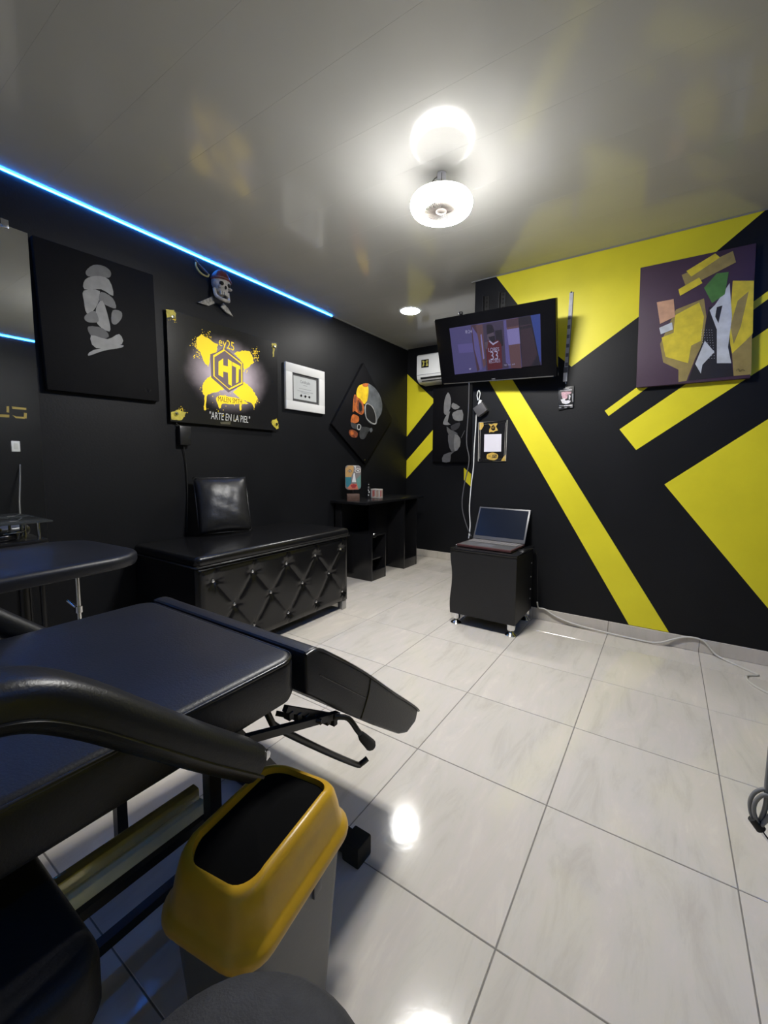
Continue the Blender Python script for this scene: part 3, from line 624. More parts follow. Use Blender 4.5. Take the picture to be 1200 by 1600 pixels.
FA = [([(-0.074, 0.0), (-0.074, 0.085), (-0.045, 0.115), (0.005, 0.115), (0.005, 0.06), (-0.01, 0.03), (-0.02, 0)], (0.52, 0.30, 0.10)),
 ([(-0.074, 0.005), (-0.018, 0.005), (-0.02, -0.06), (-0.055, -0.10), (-0.07, -0.07)], (0.02, 0.17, 0.22)),
 ([(0.03, -0.02), (0.074, 0.03), (0.074, -0.09), (0.05, -0.115), (0.04, -0.07)], (0.11, 0.26, 0.22)),
 ([(-0.055, -0.10), (-0.02, -0.06), (0.035, -0.06), (0.05, -0.115), (-0.03, -0.116)], (0.55, 0.16, 0.09)),
 ([(0.0, 0.115), (0.03, 0.115), (0.02, 0.07), (0.015, 0.10)], (0.65, 0.65, 0.62)),
 ([(0.005, 0.04), (0.015, 0.045), (0.028, -0.045), (-0.012, -0.045)], (0.72, 0.72, 0.70)),
 ([(0.012, 0.065), (0.035, 0.09), (0.072, 0.085), (0.072, 0.05), (0.03, 0.045)], (0.60, 0.55, 0.50)),
 ([(0.022, 0.066), (0.042, 0.082), (0.066, 0.074), (0.06, 0.056), (0.035, 0.053)], (0.06, 0.05, 0.05)), ([(0.030, 0.066), (0.045, 0.075), (0.060, 0.068), (0.05, 0.058)], (0.7, 0.7, 0.68)),
 ([(-0.055, 0.062), (-0.032, 0.080), (-0.010, 0.062), (-0.032, 0.048)], (0.04, 0.025, 0.02)), ([(-0.048, 0.062), (-0.032, 0.072), (-0.017, 0.062), (-0.032, 0.053)], (0.70, 0.62, 0.50)), ([(-0.037, 0.062), (-0.032, 0.069), (-0.026, 0.062), (-0.032, 0.054)], (0.02, 0.02, 0.02)),
 ([(-0.025, -0.075), (0.005, -0.060), (0.035, -0.072), (0.02, -0.10), (-0.01, -0.10)], (0.33, 0.02, 0.025))]
for i, (p, c) in enumerate(FA): sheet('face_patch', [fpt(u, 0.225+v, 0.0102+0.0002*i) for u, v in p], paint('face %d' % i, c, 0.08), fc, fn, 0.0003)

bt = thing('bottle', 'slim black bottle with white blotches on the desk', 'bottle', (-2.60, 3.70, 0.7803))
lathe('bottle_body', [(0, 0), (0.020, 0), (0.021, 0.10), (0.019, 0.115), (0.009, 0.125), (0.009, 0.14)], (-2.575, 3.46, 0.7803), M_plas, bt, 20)
lathe('cap', [(0.0105, 0), (0.0105, 0.022), (0, 0.023)], (-2.575, 3.46, 0.9205), M_plas, bt, 16)
for k, (a, z_, s) in enumerate(((-0.9, 0.035, 1), (-0.6, 0.065, 1.4), (-0.95, 0.085, 1), (-0.5, 0.11, 0.8), (-0.8, 0.145, 0.7))):
    rr_ = 0.0212 if z_ < 0.11 else 0.012
    finish(ellip((-2.575+rr_*math.cos(a), 3.46+rr_*math.sin(a), 0.7803+z_), (0.0035, 0.006*s, 0.007*s), 8), 'blotch', M_white, bt)
bx_ = thing('paint_box', 'small white and red printed box beside the black bottle', 'box', (-2.56, 3.60, 0.7803))
finish(bm_box(-2.60, -2.49, 3.535, 3.60, 0.7803, 0.875, 0.002, 1), 'box_body', mat('pale carton', (0.50, 0.46, 0.42), 0.5, var=0.15, scale=40), bx_)
for k, (a, c_) in enumerate(((-2.592, (0.3, 0.3, 0.32)), (-2.570, (0.45, 0.03, 0.03)), (-2.555, (0.35, 0.05, 0.05)), (-2.525, (0.5, 0.35, 0.25)), (-2.507, (0.35, 0.2, 0.15)))):
    box('printed_band', a-0.005, a+0.005, 3.5335, 3.535, 0.79+0.004*(k % 3), 0.865-0.006*(k % 2), paint('band %d' % k, c_), bx_, 0)
    box('printed_band', -2.49, -2.4885, 3.542+0.011*k, 3.548+0.011*k, 0.79+0.004*(k % 3), 0.865-0.006*(k % 2), MATS['paint band %d' % k], bx_, 0)

# ------------------------------------------------------------------ tufted bench with cushion
bn = thing('storage_bench', 'glossy black tufted bench with crystal buttons along the left wall', 'bench', (-2.38, 1.87, 0))
BY0, BY1, BXF, BXB, BZ0, BZ1 = 1.235, 2.490, -2.055, -2.715, 0.070, 0.575
btn = [(1.337, 0.488), (1.600, 0.486), (1.868, 0.482), (2.138, 0.487), (2.414, 0.486), (1.468, 0.320), (1.735, 0.322), (2.010, 0.318), (2.280, 0.328), (1.330, 0.150), (1.600, 0.149), (1.877, 0.146), (2.143, 0.146), (2.430, 0.150)]
creases = []
for i, a in enumerate(btn):
    for b_ in btn[i+1:]:
        if 0.10 < abs(a[0]-b_[0]) < 0.20 and 0.12 < abs(a[1]-b_[1]) < 0.22: creases.append((a, b_))
for a in btn:
    if a[1] > 0.45: creases.append((a, (a[0]+0.01, BZ1)))
    if a[1] < 0.2: creases.append((a, (a[0]-0.01, BZ0)))
def segd(p, a, b_):
    ax, ay_ = b_[0]-a[0], b_[1]-a[1]; t = max(0, min(1, ((p[0]-a[0])*ax+(p[1]-a[1])*ay_)/(ax*ax+ay_*ay_)))
    return math.hypot(p[0]-a[0]-ax*t, p[1]-a[1]-ay_*t), t
def tuft(y, z):
    d = 0.0
    for a in btn:
        r = math.hypot(y-a[0], z-a[1]); d = max(d, 0.026*math.exp(-(r/0.028)**1.3))
        if r < 0.09:
            an = math.atan2(z-a[1], y-a[0]); d += 0.0016*math.cos(9*an+a[0]*30)*math.exp(-((r-0.03)/0.02)**2)
    for a, b_ in creases:
        q, t = segd((y, z), a, b_); d = max(d, 0.013*math.exp(-(q/0.014)**1.2)*(0.75+0.25*abs(2*t-1)))
    ey = min(y-BY0, BY1-y); ez = min(z-BZ0, BZ1-z)
    e = 0.022*math.exp(-(max(0, min(ey, ez))/0.016))
    return max(d, e) if min(ey, ez) < 0.03 else d
bm = bmesh.new(); NY, NZ = 168, 70; grid = []
for i in range(NY+1):
    y_ = BY0+(BY1-BY0)*i/NY; rowv = []
    for j in range(NZ+1):
        z_ = BZ0+(BZ1-BZ0)*j/NZ; rowv.append(bm.verts.new((BXF+0.012-tuft(y_, z_), y_, z_)))
    grid.append(rowv)
for i in range(NY):
    for j in range(NZ): bm.faces.new((grid[i][j], grid[i+1][j], grid[i+1][j+1], grid[i][j+1]))
finish(bm, 'tufted_front', M_bench, bn, None, 0)
for p in bn.children[0].data.polygons: p.use_smooth = True
box('carcass', BXB, BXF-0.020, BY0+0.004, BY1-0.004, BZ0, BZ1, M_bench, bn, 0.010, 3)
finish(bm_cushion(BXB, BXF+0.020, BY0-0.010, BY1+0.010, 0.578, 0.640, 0.026, 0.010, 0.035), 'lid_cushion', M_bench, bn)
tube('lid_piping', [(BXB+0.02, BY0-0.011, 0.584), (BXF+0.010, BY0-0.011, 0.584), (BXF+0.021, BY0, 0.584), (BXF+0.021, BY1, 0.584), (BXF+0.010, BY1+0.011, 0.584), (BXB+0.02, BY1+0.011, 0.584)], 0.004, M_pipe, bn, 6)
M_cryst = mat('crystal button', (0.85, 0.85, 0.85), 0.06, metal=0.9, var=0.1, scale=60)
for a in btn:
    b = ellip((0, 0, 0), (0.008, 0.011, 0.011), 8); xf(b, Matrix.Translation((BXF+0.012-0.020, a[0], a[1])))
    finish(b, 'crystal_button', M_cryst, bn, None, 0)
for a in (BY0+0.035, BY1-0.035):
    for c in (BXB+0.04, BXF-0.030): finish(bm_box(c-0.024, c+0.024, a-0.024, a+0.024, 0, BZ0-0.0005, 0.003), 'foot', mat('silver foot', (0.42, 0.42, 0.41), 0.35, metal=0.6, var=0.05), bn)

pl = thing('throw_pillow', 'black leatherette pillow leaning on the wall at the back of the bench', 'pillow', (-2.6, 1.72, 0.65))
def pillow_bm(w_, h_, t_, n=16):
    b = bmesh.new(); sides = []
    for s in (1, -1):
        g = []
        for i in range(n+1):
            r = []
            for j in range(n+1):
                u, v = 2*i/n-1, 2*j/n-1
                k = max(0, (1-abs(u)**3))*max(0, (1-abs(v)**3)); pin = 1-0.05*(1-abs(u*v))*(abs(u)**4+abs(v)**4)*0.8
                wr_ = 0.004*math.sin(9*u+5*v)*math.sin(8*v-3*u)*k
                r.append(b.verts.new((u*w_/2*pin, s*(t_/2*k**0.55+wr_), v*h_/2*pin)))
            g.append(r)
        sides.append(g)
        for i in range(n):
            for j in range(n): b.faces.new((g[i][j], g[i+1][j], g[i+1][j+1], g[i][j+1]))
    bmesh.ops.remove_doubles(b, verts=b.verts, dist=0.0012); return b
PM = Matrix.Translation((-2.585, 1.745, 0.845)) @ Matrix.Rotation(math.radians(-66), 4, 'Z') @ Matrix.Rotation(math.radians(-14), 4, 'X')
b = pillow_bm(0.36, 0.40, 0.13); xf(b, Matrix.Translation((-2.575, 1.765, 0.848)) @ Matrix.Rotation(math.radians(72), 4, 'Z') @ Matrix.Rotation(math.radians(-17), 4, 'X'))
finish(b, 'pillow_cover', mat('pillow leatherette', (0.012, 0.012, 0.013), 0.40, var=0.2, scale=25, bump=0.5, bscale=22), pl, None, 0)
for p in pl.children[0].data.polygons: p.use_smooth = True
seam = [Matrix.Translation((-2.575, 1.765, 0.848)) @ Matrix.Rotation(math.radians(72), 4, 'Z') @ Matrix.Rotation(math.radians(-17), 4, 'X') @ Vector((x_*0.97, 0, z_*0.97)) for x_, z_ in rrect(0.18, 0.20, 0.01, 2)]
tube('seam', seam, 0.003, M_pipe, pl, 6, 0, True)

# ------------------------------------------------------------------ cabinet and laptop
cb = thing('side_cabinet', 'black bedside cabinet with wavy side on chrome feet, under the television', 'cabinet', (-1.015, 2.87, 0))
CX0, CX1, CY0, CY1, CZ0, CZ1 = -1.250, -0.782, 2.662, 3.075, 0.080, 0.535
wav = [(CX0+0.000, CZ0), (CX0-0.004, CZ0+0.06), (CX0-0.002, CZ0+0.12), (CX0+0.006, CZ0+0.19), (CX0+0.010, CZ0+0.26), (CX0+0.007, CZ0+0.32), (CX0-0.002, CZ0+0.38), (CX0-0.005, CZ0+0.43), (CX0-0.003, CZ1)]
wv = [(p.x, p.z) for p in smooth_path([(a, 0, c) for a, c in wav], 4)]
prism('front_door', [(a, CY0, c) for a, c in wv]+[(CX1, CY0, CZ1), (CX1, CY0, CZ0)], (0, 0.018, 0), M_blkm, cb, 0.0015, 1)
prism('body', [(a+0.004, CY0+0.0185, c) for a, c in wv]+[(CX1-0.004, CY0+0.0185, CZ1), (CX1-0.004, CY0+0.0185, CZ0)], (0, CY1-CY0-0.0185, 0), M_blkm, cb, 0.002, 1)
box('top', CX0-0.006, CX1+0.004, CY0-0.006, CY1, CZ1+0.0005, CZ1+0.016, M_blk, cb, 0.004)
for k, z_ in enumerate((0.17, 0.24, 0.33, 0.43)): finish(ellip((CX1-0.003, CY1-0.05+0.004*k, z_), (0.003, 0.006, 0.006), 10), 'screw_cap', M_white, cb)
for a in (CX0+0.035, CX1-0.035):
    for c in (CY0+0.035, CY1-0.035):
        lathe('foot', [(0, 0), (0.038, 0), (0.039, 0.005), (0.030, 0.014), (0.016, 0.022), (0.014, 0.027), (0.024, 0.034), (0.029, 0.046), (0.029, CZ0-0.0005)], (a, c, 0), M_chrome, cb, 20)
LZ = CZ1+0.0165
lp = thing('laptop', 'open laptop with a dark blank screen on the black cabinet', 'laptop', (-1.02, 2.86, LZ))
la = math.radians(-2.5); LM = Matrix.Translation((-1.022, 2.985, LZ)) @ Matrix.Rotation(la, 4, 'Z')
def lbox(nm, x0, x1, y0, y1, z0, z1, m, M, bev=0.002, parent=lp): return finish(xf(bm_box(x0, x1, y0, y1, z0, z1, bev, 2), M), nm, m, parent)
M_lap = mat('laptop shell', (0.10, 0.10, 0.105), 0.4, metal=0.3, var=0.05); M_lapb = mat('burgundy laptop edge', (0.075, 0.030, 0.030), 0.4, var=0.1)
base_ = lbox('base', -0.200, 0.200, -0.275, 0.0, 0.004, 0.020, M_lapb, LM, 0.004)
lbox('keyboard_deck', -0.192, 0.192, -0.262, -0.008, 0.0195, 0.0212, M_lap, LM, 0.0005)
M_key = mat('keycap', (0.16, 0.15, 0.15), 0.5, var=0.1)
bm0 = bm_box(-0.0105, 0.0105, -0.0085, 0.0085, 0, 0.0022, 0.0015, 1); kme = bpy.data.meshes.new('key'); bm0.to_mesh(kme); bm0.free(); kme.materials.append(M_key)
kb = lbox('keyboard', -0.185, 0.185, -0.130, -0.016, 0.0211, 0.0216, M_pipe, LM, 0)
for r_ in range(5):
    for c_ in range(15):
        o = bpy.data.objects.new('key', kme); COL.objects.link(o); o.parent = kb
        o.matrix_local = Matrix.Translation(-ROOT[lp.name]) @ LM @ Matrix.Translation((-0.170+c_*0.0243, -0.028-r_*0.0222, 0.0217))
lbox('touchpad', -0.065, 0.045, -0.240, -0.150, 0.0211, 0.0216, M_grey, LM, 0)
for a in (-0.17, 0.17):
    for c in (-0.25, -0.03): lbox('foot', a-0.01, a+0.01, c-0.01, c+0.01, 0.0, 0.0045, M_rubber, LM, 0.001)
for a in (-0.250, -0.225): lbox('port', -0.2012, -0.195, a, a+0.014, 0.008, 0.015, M_white, LM, 0)
LLM = LM @ Matrix.Translation((0, -0.002, 0.020)) @ Matrix.Rotation(math.radians(-26), 4, 'X')
lid = lbox('lid', -0.200, 0.200, -0.004, 0.004, 0.002, 0.264, M_lap, LLM, 0.003)
lbox('screen', -0.188, 0.188, -0.0052, -0.004, 0.030, 0.252, mat('dark laptop screen', (0.006, 0.008, 0.014), 0.2, spec=0.25, var=0.05, emit=(0.012, 0.018, 0.036), estr=0.10), LLM, 0)
lbox('webcam', -0.003, 0.003, -0.0050, -0.004, 0.255, 0.260, M_rubber, LLM, 0)
lc = tag(tube('laptop_charger_cable', [(-0.815, 2.80, LZ+0.010), (-0.775, 2.83, LZ+0.014), (-0.755, 2.90, LZ+0.010), (-0.745, 2.96, LZ-0.01), (-0.742, 3.03, LZ-0.10), (-0.742, 3.05, 0.30), (-0.74, 3.07, 0.15)], 0.0025, M_rubber, None, 6, 5, loc=(-0.79, 2.8, LZ)), 'thin dark charger cable running off the right side of the laptop', 'cable')
uc = thing('usb_cable', 'short white cable with plug lying at the left of the laptop', 'cable', (-1.24, 2.80, LZ))
tube('cable', [(-1.222, 2.745, LZ+0.010), (-1.238, 2.735, LZ+0.012), (-1.252, 2.75, LZ+0.004), (-1.248, 2.80, LZ+0.003), (-1.235, 2.86, LZ+0.003)], 0.003, M_white, uc, 6, 5)
finish(xf(bm_box(-0.006, 0.006, -0.03, 0.03, 0, 0.008, 0.002), Matrix.Translation((-1.228, 2.89, LZ+0.0005)) @ Matrix.Rotation(-0.5, 4, 'Z')), 'plug', M_white, uc)

# ------------------------------------------------------------------ television
tv = thing('television', 'black wall-mounted television tilted down, showing a figure in a red jersey', 'television', (-1.086, 2.92, 1.975))
ty, tt, tr_ = math.radians(-5.0), math.radians(-19.5), math.radians(-2.8)
n_ = Vector((math.sin(ty)*math.cos(tt), -math.cos(ty)*math.cos(tt), math.sin(tt))); u0 = Vector((math.cos(ty), math.sin(ty), 0)); v0 = u0.cross(n_)*-1
if v0.z < 0: v0 = -v0
tu = u0*math.cos(tr_)+v0*math.sin(tr_); tvv = -u0*math.sin(tr_)+v0*math.cos(tr_)
TC = Vector((-1.086, 2.921, 1.975)); TW, TH = 0.888, 0.482
TM = Matrix(((tu.x, -n_.x, tvv.x, TC.x), (tu.y, -n_.y, tvv.y, TC.y), (tu.z, -n_.z, tvv.z, TC.z), (0, 0, 0, 1)))
M_tv = mat('gloss black bezel', (0.004, 0.004, 0.005), 0.12, spec=0.12, var=0.05)
finish(xf(bm_box(-TW/2, TW/2, 0, 0.045, -TH/2, TH/2, 0.006, 3), TM), 'casing', M_tv, tv)
finish(xf(bm_box(-TW/2+0.06, TW/2-0.06, 0.045, 0.070, -TH/2+0.08, TH/2-0.06, 0.015, 2), TM), 'back_housing', M_plas, tv)
finish(xf(bm_box(-TW/2+0.02, TW/2-0.02, -0.0015, 0.001, -TH/2+0.002, -TH/2+0.009, 0.001), TM), 'bottom_strip', mat('silver strip', (0.25, 0.25, 0.25), 0.2, metal=0.8, var=0.05), tv)
TP = TC+n_*0.0012
def tpt(cx, cy): return on_plane(680+cx/6.0, 460+cy/6.0, TP, n_)
def em(nm, c, s): return mat('screen '+nm, (0.01, 0.01, 0.012), 0.25, emit=c, estr=s*0.21, var=0.01)
scr = finish(bm_prism([tpt(*p) for p in ((133, 318), (985, 182), (996, 662), (184, 752))], n_*0.0004), 'screen_picture', em('violet grey', (0.085, 0.075, 0.22), 1.0), tv)
def tart(nm, pts, m, lift): return finish(bm_prism([tpt(*p)+n_*(0.0004+lift) for p in pts], n_*0.0002), nm, m, scr, None, 0)
e_br, e_dk, e_vi, e_hl, e_rd, e_bl, e_wh, e_gr, e_sk = (em('brown', (0.07, 0.035, 0.055), 1.0), em('dark', (0.012, 0.008, 0.018), 1.0), em('violet', (0.12, 0.10, 0.31), 1.0), em('highlight', (0.24, 0.21, 0.50), 1.0), em('red', (0.10, 0.012, 0.020), 1.0), em('blue', (0.03, 0.06, 0.30), 1.0), em('white', (0.42, 0.40, 0.62), 1.0), em('warm', (0.13, 0.065, 0.075), 1.0), em('skin', (0.10, 0.075, 0.11), 1.0))
for i, (p, m) in enumerate([
 ([(210, 470), (350, 455), (358, 540), (225, 550)], e_vi), ([(333, 290), (400, 280), (420, 700), (395, 725), (352, 460)], e_br), ([(345, 300), (400, 380), (440, 700), (420, 710), (370, 520)], e_vi), ([(380, 290), (445, 278), (490, 640), (455, 690)], e_gr), ([(425, 380), (435, 370), (462, 600), (450, 610)], e_hl),
 ([(445, 278), (650, 240), (690, 690), (480, 715)], em('back hall', (0.055, 0.040, 0.085), 1.0)), ([(560, 340), (625, 328), (640, 480), (580, 500)], e_dk), ([(640, 245), (665, 240), (705, 640), (690, 660), (665, 640)], e_vi),
 ([(665, 238), (780, 218), (810, 690), (712, 690)], e_gr), ([(672, 330), (790, 310), (805, 460), (690, 475)], e_hl), ([(668, 240), (780, 220), (785, 290), (670, 310)], e_br),
 ([(780, 216), (895, 198), (990, 640), (990, 662), (815, 682)], e_dk), ([(790, 296), (900, 275), (902, 282), (792, 304)], e_br), ([(800, 330), (905, 310), (960, 560), (900, 670), (818, 680)], em('deep brown', (0.040, 0.020, 0.032), 1.0)), ([(895, 196), (985, 182), (992, 600), (985, 640)], e_bl),
 ([(492, 430), (520, 425), (600, 430), (622, 470), (632, 695), (495, 712), (475, 480)], e_rd), ([(468, 450), (498, 440), (490, 510), (475, 515)], e_sk), ([(490, 360), (545, 350), (565, 400), (560, 440), (520, 450), (492, 420)], e_sk), ([(482, 290), (500, 280), (535, 285), (555, 335), (552, 352), (488, 376)], e_dk), ([(500, 400), (562, 385), (565, 440), (530, 450)], e_dk), ([(505, 440), (515, 432), (545, 458), (590, 435), (596, 442), (545, 475)], e_wh)]):
    tart('picture_shape', p, m, 0.0002*(i+1))
def ttext(nm, s, ca, cb, hh):
    a, b_ = tpt(*ca), tpt(*cb); c = (a+b_)/2+n_*0.0062; u = (b_-a); text(nm, s, c, u.normalized(), tvv, u.length, hh, e_wh, scr)
ttext('jersey_lettering', 'LOBES', (502, 520), (603, 512), 0.026); ttext('jersey_number', '33', (522, 575), (592, 566), 0.060); ttext('jersey_lettering', 'RECORDS', (508, 628), (612, 618), 0.026)
ttext('screen_clock', '8:24', (287, 350), (348, 345), 0.022); ttext('screen_caption', '·ep ac ad', (645, 662), (748, 654), 0.014)
tart('screen_icon', [(318, 695), (342, 690), (332, 708)], e_wh, 0.006)
finish(xf(bm_box(-0.014, 0.014, -0.002, 0.001, -0.004, 0.004, 0.001), TM @ Matrix.Translation((-0.005, 0, -TH/2+0.016))), 'badge', M_grey, tv)
b = ellip((0, 0, 0), (0.018, 0.014, 0.014), 12); xf(b, Matrix.Translation(TC+tu*(-0.235)+tvv*(TH/2+0.010)-n_*0.03)); finish(b, 'sensor_knob', M_plas, tv)
for xx in (-1.225, -1.100):
    bm = bm_box(xx, xx+0.006, YB-0.040, YB-0.002, 1.86, 2.402); bm_box(xx, xx+0.040, YB-0.006, YB-0.002, 1.86, 2.402, bm=bm)
    rail = finish(bm, 'mount_rail', M_steel, tv)
    for k in range(6): finish(xf(bm_lathe([(0, 0), (0.006, 0)], (0, 0, 0), 10), Matrix.Translation((xx+0.023, YB-0.0068, 2.388-k*0.030)) @ Matrix.Rotation(PI/2, 4, 'X')), 'hole', M_sock, rail)
box('mount_plate', -1.24, -1.04, YB-0.055, YB-0.041, 1.90, 2.06, M_steel, tv, 0.002)
finish(bm_cyl((-1.12, YB-0.056, 2.00), TC-n_*0.072, 0.018, 10), 'mount_arm', M_steel, tv)

# ------------------------------------------------------------------ things on the striped wall
pc_ = thing('wall_canvas', 'purple canvas with yellow, green and white abstract shapes on the striped wall', 'painting', (0.07, YB, 1.63))
yv = YB-0.036
prism('canvas', [(-0.204, YB-0.0015, 2.356), (0.340, YB-0.0015, 2.354), (0.360, YB-0.0015, 1.632), (-0.190, YB-0.0015, 1.630)], (0, -0.034, 0), mat('purple canvas', (0.055, 0.026, 0.052), 0.55, var=0.1, scale=6, bump=0.2, bscale=500), pc_, 0.003)
def cp(cx, cy): return (900+cx/4.0, 320+cy/4.0)
V_y = paint('canvas yellow', (0.66, 0.53, 0.03)); V_o = paint('canvas ochre', (0.30, 0.23, 0.07)); V_g = paint('canvas green', (0.07, 0.20, 0.04)); V_w = paint('canvas white', (0.55, 0.58, 0.62)); V_k = paint('canvas black', (0.012, 0.010, 0.012)); V_p = paint('canvas peach', (0.58, 0.33, 0.20)); V_c = paint('canvas cream', (0.60, 0.46, 0.25))
PA = [([(625, 655), (800, 585), (815, 700), (790, 870), (745, 960), (690, 1100), (640, 1108), (640, 1030), (545, 985), (525, 870)], V_o),
 ([(620, 690), (770, 610), (800, 700), (780, 850), (720, 880), (700, 990), (560, 950), (535, 830), (610, 800)], V_y),
 ([(980, 475), (1112, 475), (1105, 800), (1060, 900), (975, 930), (955, 820)], V_y), ([(1060, 850), (1100, 810), (1095, 1060), (985, 1070), (975, 930)], V_o), ([(1010, 600), (1080, 540), (1030, 760), (985, 870), (965, 760)], V_o),
 ([(700, 1100), (790, 860), (830, 640), (950, 620), (970, 1000), (985, 1070)], V_k),
 ([(835, 660), (870, 625), (960, 490), (975, 700), (950, 890), (970, 990), (880, 990), (880, 780)], V_w), ([(745, 995), (805, 850), (865, 920), (790, 1000), (780, 1055)], V_w), ([(880, 640), (915, 630), (890, 740), (870, 700)], V_k),
 ([(800, 520), (880, 430), (955, 420), (930, 560), (850, 615)], V_g),
 ([(660, 440), (980, 290), (1000, 360), (690, 520)], V_o), ([(690, 415), (870, 305), (900, 330), (720, 450)], V_y), ([(640, 530), (770, 455), (790, 490), (650, 570)], V_y),
 ([(505, 610), (610, 590), (620, 700), (525, 745)], V_p), ([(520, 770), (600, 735), (606, 780), (530, 810)], V_w)]
for i, (p, m) in enumerate(PA): art('painted_shape', [cp(*q) for q in p], m, pc_, 1, YB-0.0357, dYm, 0.0001+0.0002*i)
bm = bmesh.new()
for i in range(12):
    for j in range(5):
        q = at(*cp(770+i*14-j*3, 1010-i*14-j*22+40), 1, YB-0.0357) if False else at(*cp(800+j*16-i*1.5, 960-i*16), 1, YB-0.0357)
        if i*0+j >= 0: bmesh.ops.create_circle(bm, cap_ends=True, segments=6, radius=0.0018, matrix=Matrix.Translation(q+Vector((0, -0.0045, 0))) @ Matrix.Rotation(PI/2, 4, 'X'))
finish(bm, 'white_dots', V_w, pc_)['kind'] = 'stuff'
tube('signature', [at(*cp(*p), 1, YB-0.041) for p in ((1000, 1035), (1015, 1025), (1022, 1042), (1040, 1028), (1055, 1038))], 0.0012, V_k, pc_, 4)

ly = thing('lanyard_badge', 'black event pass on a white lanyard hung on the striped wall', 'lanyard', (-0.606, YB, 1.52))
pts = [(-0.605, 2.305), (-0.607, 2.15), (-0.612, 2.0), (-0.616, 1.90), (-0.618, 1.812)]
def strap(nm, off, m, wd=0.011, yy=0.006):
    L = [(x_-wd+off, YB-yy, z_) for x_, z_ in pts]+[(x_+wd+off, YB-yy, z_) for x_, z_ in reversed(pts)]
    return prism(nm, L, (0, -0.0015, 0), m, ly)
M_lan = mat('white lanyard strap', (0.50, 0.50, 0.52), 0.6, var=0.1, scale=50)
strap('strap', 0.006, mat('grey strap', (0.16, 0.15, 0.12), 0.6, var=0.2), 0.009, 0.004); strap('strap', 0.0, M_lan)
for k in range(6): box('strap_print', -0.620-0.002*k*0.5, -0.602-0.002*k*0.5, YB-0.0082, YB-0.0076, 2.14-0.062*k-0.012, 2.14-0.062*k+0.012, mat('strap print', (0.14, 0.14, 0.17), 0.6, var=0.3, scale=80), ly, 0)
finish(ellip((-0.605, YB-0.006, 2.305), (0.006, 0.006, 0.006), 10), 'wall_pin', M_grey, ly)
box('strap_collar', -0.633, -0.603, YB-0.010, YB-0.003, 1.775, 1.812, M_grey, ly, 0.002)
box('strap_tongue', -0.634, -0.608, YB-0.010, YB-0.004, 1.715, 1.774, mat('bright strap', (0.75, 0.75, 0.75), 0.5, var=0.03), ly, 0.002)
tube('hook', [(-0.622, YB-0.007, 1.716), (-0.616, YB-0.009, 1.705), (-0.613, YB-0.008, 1.690), (-0.614, YB-0.006, 1.675)], 0.0035, M_chrome, ly, 6, 4)
bd = prism('pass_card', [(-0.664, YB-0.003, 1.678), (-0.560, YB-0.003, 1.680), (-0.558, YB-0.003, 1.538), (-0.655, YB-0.003, 1.520)], (0, -0.006, 0), M_plas, ly, 0.002)
def bp_(cx, cy): return (870+cx*40/1067.0, 590+cy*60/1600.0)
B_pk = paint('badge pink', (0.50, 0.30, 0.34), 0.3, 120); B_w = paint('badge white', (0.60, 0.58, 0.60), 0.25, 120); B_g = paint('badge grey', (0.22, 0.22, 0.23), 0.2, 120)
for i, (p, m) in enumerate([([(190, 600), (400, 575), (610, 590), (590, 660), (480, 700), (300, 740), (200, 760)], B_pk), ([(200, 720), (330, 690), (460, 740), (440, 860), (360, 900), (240, 880)], B_pk), ([(160, 910), (260, 900), (380, 960), (500, 940), (590, 980), (520, 1060), (380, 1105), (230, 1070)], B_w), ([(500, 700), (580, 760), (540, 920), (500, 910)], B_w), ([(240, 860), (360, 880), (330, 960), (260, 940)], B_w),
   ([(270, 455), (500, 440), (500, 480), (270, 495)], B_w), ([(130, 530), (640, 490), (640, 525), (140, 565)], B_w), ([(290, 1160), (655, 1125), (655, 1170), (295, 1200)], B_w), ([(100, 1165), (280, 1155), (280, 1190), (100, 1200)], B_g), ([(85, 1240), (190, 1230), (190, 1275), (85, 1280)], B_g), ([(315, 1235), (430, 1225), (420, 1262), (325, 1270)], B_g), ([(550, 1215), (665, 1205), (660, 1245), (545, 1250)], B_g), ([(640, 670), (690, 670), (690, 1010), (645, 1020)], B_g)]):
    q = [at(*bp_(*c), 1, YB-0.0092) for c in p]; sheet('printed_mark', [c+Vector((0, -0.0002*(i+1), 0)) for c in q], m, bd, (0, -1, 0), 0.0002)

qs = thing('wifi_sign', 'small clear-framed black wifi sign with a blank white square', 'sign', (-1.13, YB, 1.165))
Q = [at(*p, 1, YB) for p in ((749, 661), (793, 657), (790.5, 720), (748, 721))]
Q = [Vector((-1.241, YB, 1.464)), Vector((-1.019, YB, 1.472)), Vector((-1.021, YB, 1.166)), Vector((-1.239, YB, 1.164))]
prism('acrylic_plate', [p+Vector((0, -0.0015, 0)) for p in Q], (0, -0.005, 0), M_canvas, qs, 0.001, 1)
M_edge = mat('clear acrylic edge', (0.45, 0.44, 0.40), 0.15, var=0.15, scale=20)
loop = [p+Vector((0, -0.006, 0)) for p in Q]; tube('plate_edge', loop, 0.004, M_edge, qs, 6, 0, True)
qi = [p+(Vector((-1.13, YB, 1.318))-p)*0.11+Vector((0, -0.007, 0)) for p in Q]; tube('inner_edge', qi, 0.0016, M_edge, qs, 5, 0, True)
def qp(cx, cy): return (740+cx*60/1067.0, 640+cy*90/1600.0)
Q_y = paint('wifi gold', (0.55, 0.36, 0.06), 0.25, 50); Q_w = mat('blank white panel', (0.66, 0.64, 0.70), 0.5, var=0.02)
def qart(nm, p, m, l, sm=0): return art(nm, [qp(*c) for c in p], m, qs, 1, YB-0.0066, dYm, l, sm)
qart('blank_square', [(300, 690), (775, 678), (765, 1165), (290, 1172)], Q_w, 0.0002)
